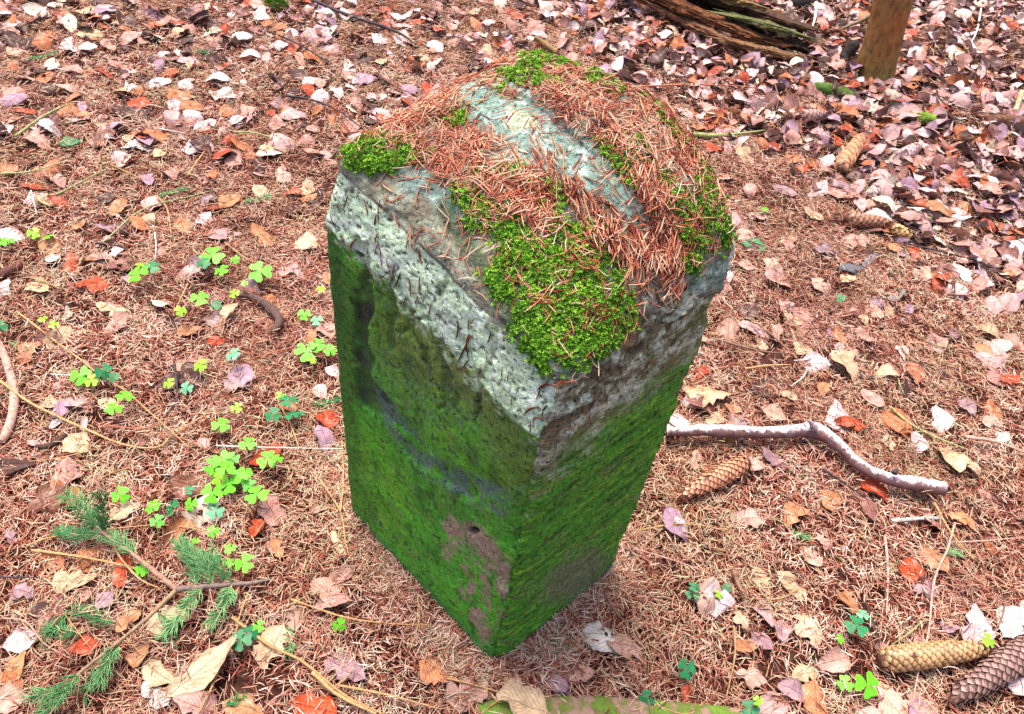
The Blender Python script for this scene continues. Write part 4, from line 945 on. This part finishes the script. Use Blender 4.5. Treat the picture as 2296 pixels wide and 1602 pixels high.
spruce_branch()
for i, (pts, lab) in enumerate([([(545, 455), (575, 447), (605, 440)], 'small bluish green spruce sprig left of the stone upper left edge'), ([(350, 440), (385, 433), (420, 424)], 'small spruce sprig lying in the needles at upper left middle'),
                                ([(60, 135), (90, 130), (125, 118)], 'grey green spruce sprig near the upper left corner'), ([(700, 910), (730, 905), (768, 895)], 'dark green spruce sprig tip touching the stone left face'), ([(20, 768), (38, 775), (55, 785)], 'tiny bluish spruce sprig next to the bent stick at the left edge'),
                                ([(435, 115), (455, 118), (470, 125)], 'tiny teal spruce sprig among pale leaves near the top'), ([(640, 1405), (650, 1440), (645, 1470)], 'thin spruce sprig at lower left between two yellow twigs'), ([(2080, 490), (2100, 488), (2115, 480)], 'small dark spruce sprig in leaves right of the brown cone'),
                                ([(500, 1585), (520, 1575), (545, 1562)], 'spruce sprig tip above the orange leaf at the bottom edge'), ([(1775, 1190), (1790, 1200), (1810, 1205)], 'tiny green spruce sprig below the orange tan leaf'), ([(2120, 1245), (2135, 1240), (2150, 1242)], 'bright green tiny sprig above the tan leaf at right')]):
    c = ground_poly([pts[1]])[0]; root = obj('spruce_sprig', None, None, c); tag(root, lab, 'sprig', 'small green spruce sprigs')
    add_sprig(root, c, [(a, b, .012) for a, b in pts], .012, 1900, 90 + i, 3)

# ------------------------------------------------------------------ moss tuft, rotting log, tree
def moss_tuft():
    c = ground_poly([(622, 12)])[0]; parts = []; r = np.random.default_rng(5)
    for i in range(900):
        a = r.uniform(0, 6.28); q = math.sqrt(r.uniform()); h = .03 * (1 - q * q); p = np.array([math.cos(a) * q * .036, math.sin(a) * q * .026, h])
        d = np.array([math.cos(a) * q, math.sin(a) * q, .9]) + r.normal(0, .4, 3); d /= np.linalg.norm(d); v, f = needle(p, d, .012, .0009, r.normal(0, .5), np.array([.3, .2, 1.]), 3, 2); parts.append((v, f))
    V, F = join(parts); o = obj('moss_tuft', mesh('moss_tuft', V, F, M_moss, smooth=False), None, c); tag(o, 'bright green moss tuft at the top edge left of the middle', 'moss')
moss_tuft()
M_wd = mat_objcol('decayed_wood', .9, 60, .25, stretch=(1, 3.5, 4), bumpd=.006)
def plank(P, wd, th, seed, n=70, k=40):
    r = np.random.default_rng(seed); C = crom(P, n); t = np.linspace(0, 1, n); w_ = np.interp(t, np.linspace(0, 1, len(wd)), wd); h_ = w_ * th
    T = np.gradient(C, axis=0); T /= np.linalg.norm(T, axis=1)[:, None]; S = np.cross(T, [0, 0, 1.]); S /= np.linalg.norm(S, axis=1)[:, None]; U = np.cross(S, T)
    a = np.linspace(0, 2 * np.pi, k, endpoint=False); cx = np.sign(np.cos(a)) * np.abs(np.cos(a)) ** .45; sx = np.sign(np.sin(a)) * np.abs(np.sin(a)) ** .45
    A, Tt = np.meshgrid(a, t); L = np.linalg.norm(C[-1] - C[0])
    nz = fbm(np.stack([np.cos(A) * 2.6 + seed, np.sin(A) * 2.6, Tt * L * 9], -1), seed, 5, .75); nb = fbm(np.stack([np.cos(A) * 1.1, np.sin(A) * 1.1 + seed, Tt * L * 22], -1), seed + 9, 3)
    f = 1 + 1.1 * nz + .5 * np.round(nb * 2.5) / 2.5
    sl = r.normal(0, 1, k); sl = (sl + np.roll(sl, 1)) * .02; end = (sm(Tt, .8, 1) + 1 - sm(Tt, 0, .2)) * sl[None]
    V = C[:, None] + S[:, None] * (cx[None] * f * w_[:, None] * .5)[..., None] + U[:, None] * (sx[None] * f * h_[:, None] * .5)[..., None] + T[:, None] * end[..., None]
    V = V.reshape(-1, 3); i = np.arange(n - 1)[:, None] * k; j = np.arange(k)[None]
    F = np.stack([i + j, i + k + j, i + k + (j + 1) % k, i + (j + 1) % k], -1).reshape(-1, 4); L_ = [tuple(x) for x in F] + [tuple(range(k)), tuple(range((n - 1) * k, n * k))[::-1]]
    return V, L_
def rotting_log():
    c = ground_poly([(1700, 60)])[0]; root = obj('rotting_log', None, None, c); tag(root, 'decayed splitting brown log with torn slabs in the upper right background', 'log')
    S = [([(1500, -60, .02), (1600, -5, .02), (1700, 55, .015), (1800, 110, .0), (1890, 150, -.015)], [90, 90, 80, 64, 30], (.045, .022, .014), 'log_core'),
         ([(1540, -70, .09), (1640, -12, .085), (1720, 22, .075), (1800, 48, .06), (1850, 62, .05)], [34, 36, 32, 28, 12], (.11, .055, .025), 'wood_slab'),
         ([(1500, -20, .07), (1590, 22, .07), (1660, 52, .06), (1730, 80, .05), (1790, 96, .035)], [30, 30, 30, 24, 12], (.20, .07, .025), 'wood_slab'),
         ([(1480, -5, .045), (1560, 30, .045), (1640, 75, .04), (1690, 98, .035)], [22, 26, 24, 12], (.22, .10, .05), 'wood_slab'),
         ([(1680, 92, .05), (1740, 108, .045), (1800, 122, .035), (1850, 128, .02)], [14, 20, 18, 10], (.26, .13, .055), 'wood_slab'),
         ([(1600, -30, .12), (1680, -5, .11), (1740, 14, .095)], [24, 26, 14], (.24, .14, .05), 'wood_slab'),
         ([(1700, 40, .085), (1780, 60, .07), (1850, 82, .045)], [16, 20, 10], (.15, .15, .05), 'wood_slab'),
         ([(1400, -60, .06), (1480, -20, .06), (1560, 5, .05)], [30, 30, 14], (.22, .10, .04), 'wood_slab'),
         ([(1760, 110, .02), (1820, 135, .015), (1900, 158, .0)], [20, 24, 12], (.20, .09, .045), 'wood_slab')]
    S = [([(a - 48, b, z) for a, b, z in p_], r_, c_, n_) for p_, r_, c_, n_ in S]
    for i, (pts, r, col, nm) in enumerate(S):
        P = ground_poly(pts) - c; s = depth(P[1] + c) / FP
        o = obj(nm, mesh(nm, *plank(P, [q * s * 1.1 for q in r], .5 if i else .8, 20 + i), M_wd, smooth=False), root); o.color = (*col, 1)
    root2 = None
rotting_log()
simple('dark_fork', [(1872, 152, .0), (1895, 128, .02), (1915, 104, .05), (1912, 95, .06)], [22, 22, 26, 10], (.035, .028, .022), 'black forked rotten wood leaning left of the tree trunk', 'wood piece', k=10, rough=.5)
simple('dark_stump_piece', [(1745, -10), (1790, 5), (1830, 0)], [30, 34, 20], (.04, .03, .025), 'dark rotten lump at the top edge between log and trunk', 'wood piece', k=10, rough=.6)
def tree():
    base = G(1957, 176, 0); best = min((np.hypot(*(G(2003, 0, z)[:2] - base[:2])) , z) for z in np.linspace(.05, .6, 56)); p1 = G(2003, 0, best[1])
    dr = (p1 - base) / (p1[2]); s = depth(base) / FP; r0 = 43 * s
    k = NT('spruce_bark', .9, .2); mp = k.n('Mapping'); mp.inputs['Scale'].default_value = (1, 1, .45); k.l(k.obj(), mp.inputs[0])
    a = k.noise(70, 6, .75, mp.outputs[0]); b = k.noise(8, 4, .6, k.obj()); c = k.ramp(b, [(.35, (.36, .13, .04)), (.65, (.22, .13, .05))])
    sp = k.n('SeparateXYZ'); k.l(k.obj(), sp.inputs[0]); g = k.ramp(sp.outputs[2], [(.0, .5), (.12, .1)])
    c = k.mix(c, (.16, .17, .04), g); c = k.mix(c, k.ramp(a, [(.3, .35), (.5, 1.0), (.7, 1.4)]), 1.0, 'MULTIPLY'); k.col(c); k.bump(a, 1.0, .006)
    root = obj('spruce_tree', None, None, base); tag(root, 'slim leaning tree trunk with reddish brown bark in the upper right', 'tree')
    zs = [-.05, 0, .06, .15, .5, 1.2, 2.5, 4.5]; P = [tuple(dr * z * (1 if z < 1 else 1) + np.array([0, 0, 0])) for z in zs]
    obj('trunk', tmesh('trunk', P, [r0 * 1.12, r0 * 1.1, r0 * .97, r0 * .9, r0 * .82, r0 * .75, r0 * .6, r0 * .4], k.m, k=28, n=150, rough=.07, lump=.08), root)
    q0 = G(2000, 14, best[1] * .93) - base; q1 = G(1950, 38, best[1] * .62) - base; q2 = G(1880, 68, .10) - base
    o = obj('dead_branch', tmesh('dead_branch', [q0, q1, q2], [.011 * .8, .007, .003], M_twig, k=8, n=20, rough=.3), root); o.color = (.22, .17, .10, 1)
    r = np.random.default_rng(3)
    for i in range(14):
        z = r.uniform(.9, 4.3); a_ = r.uniform(0, 6.28); p = dr * z; L = r.uniform(.3, .8); e = p + np.array([math.cos(a_) * L, math.sin(a_) * L, r.uniform(-.1, .15)])
        o = obj('dead_branch', tmesh('dead_branch', [p, (p + e) / 2 + np.array([0, 0, .03]), e], [.008, .005, .002], M_twig, k=6, n=10, rough=.3), root); o.color = (.22, .17, .10, 1)
tree()
write_labels()
scene.cycles.max_bounces = 6
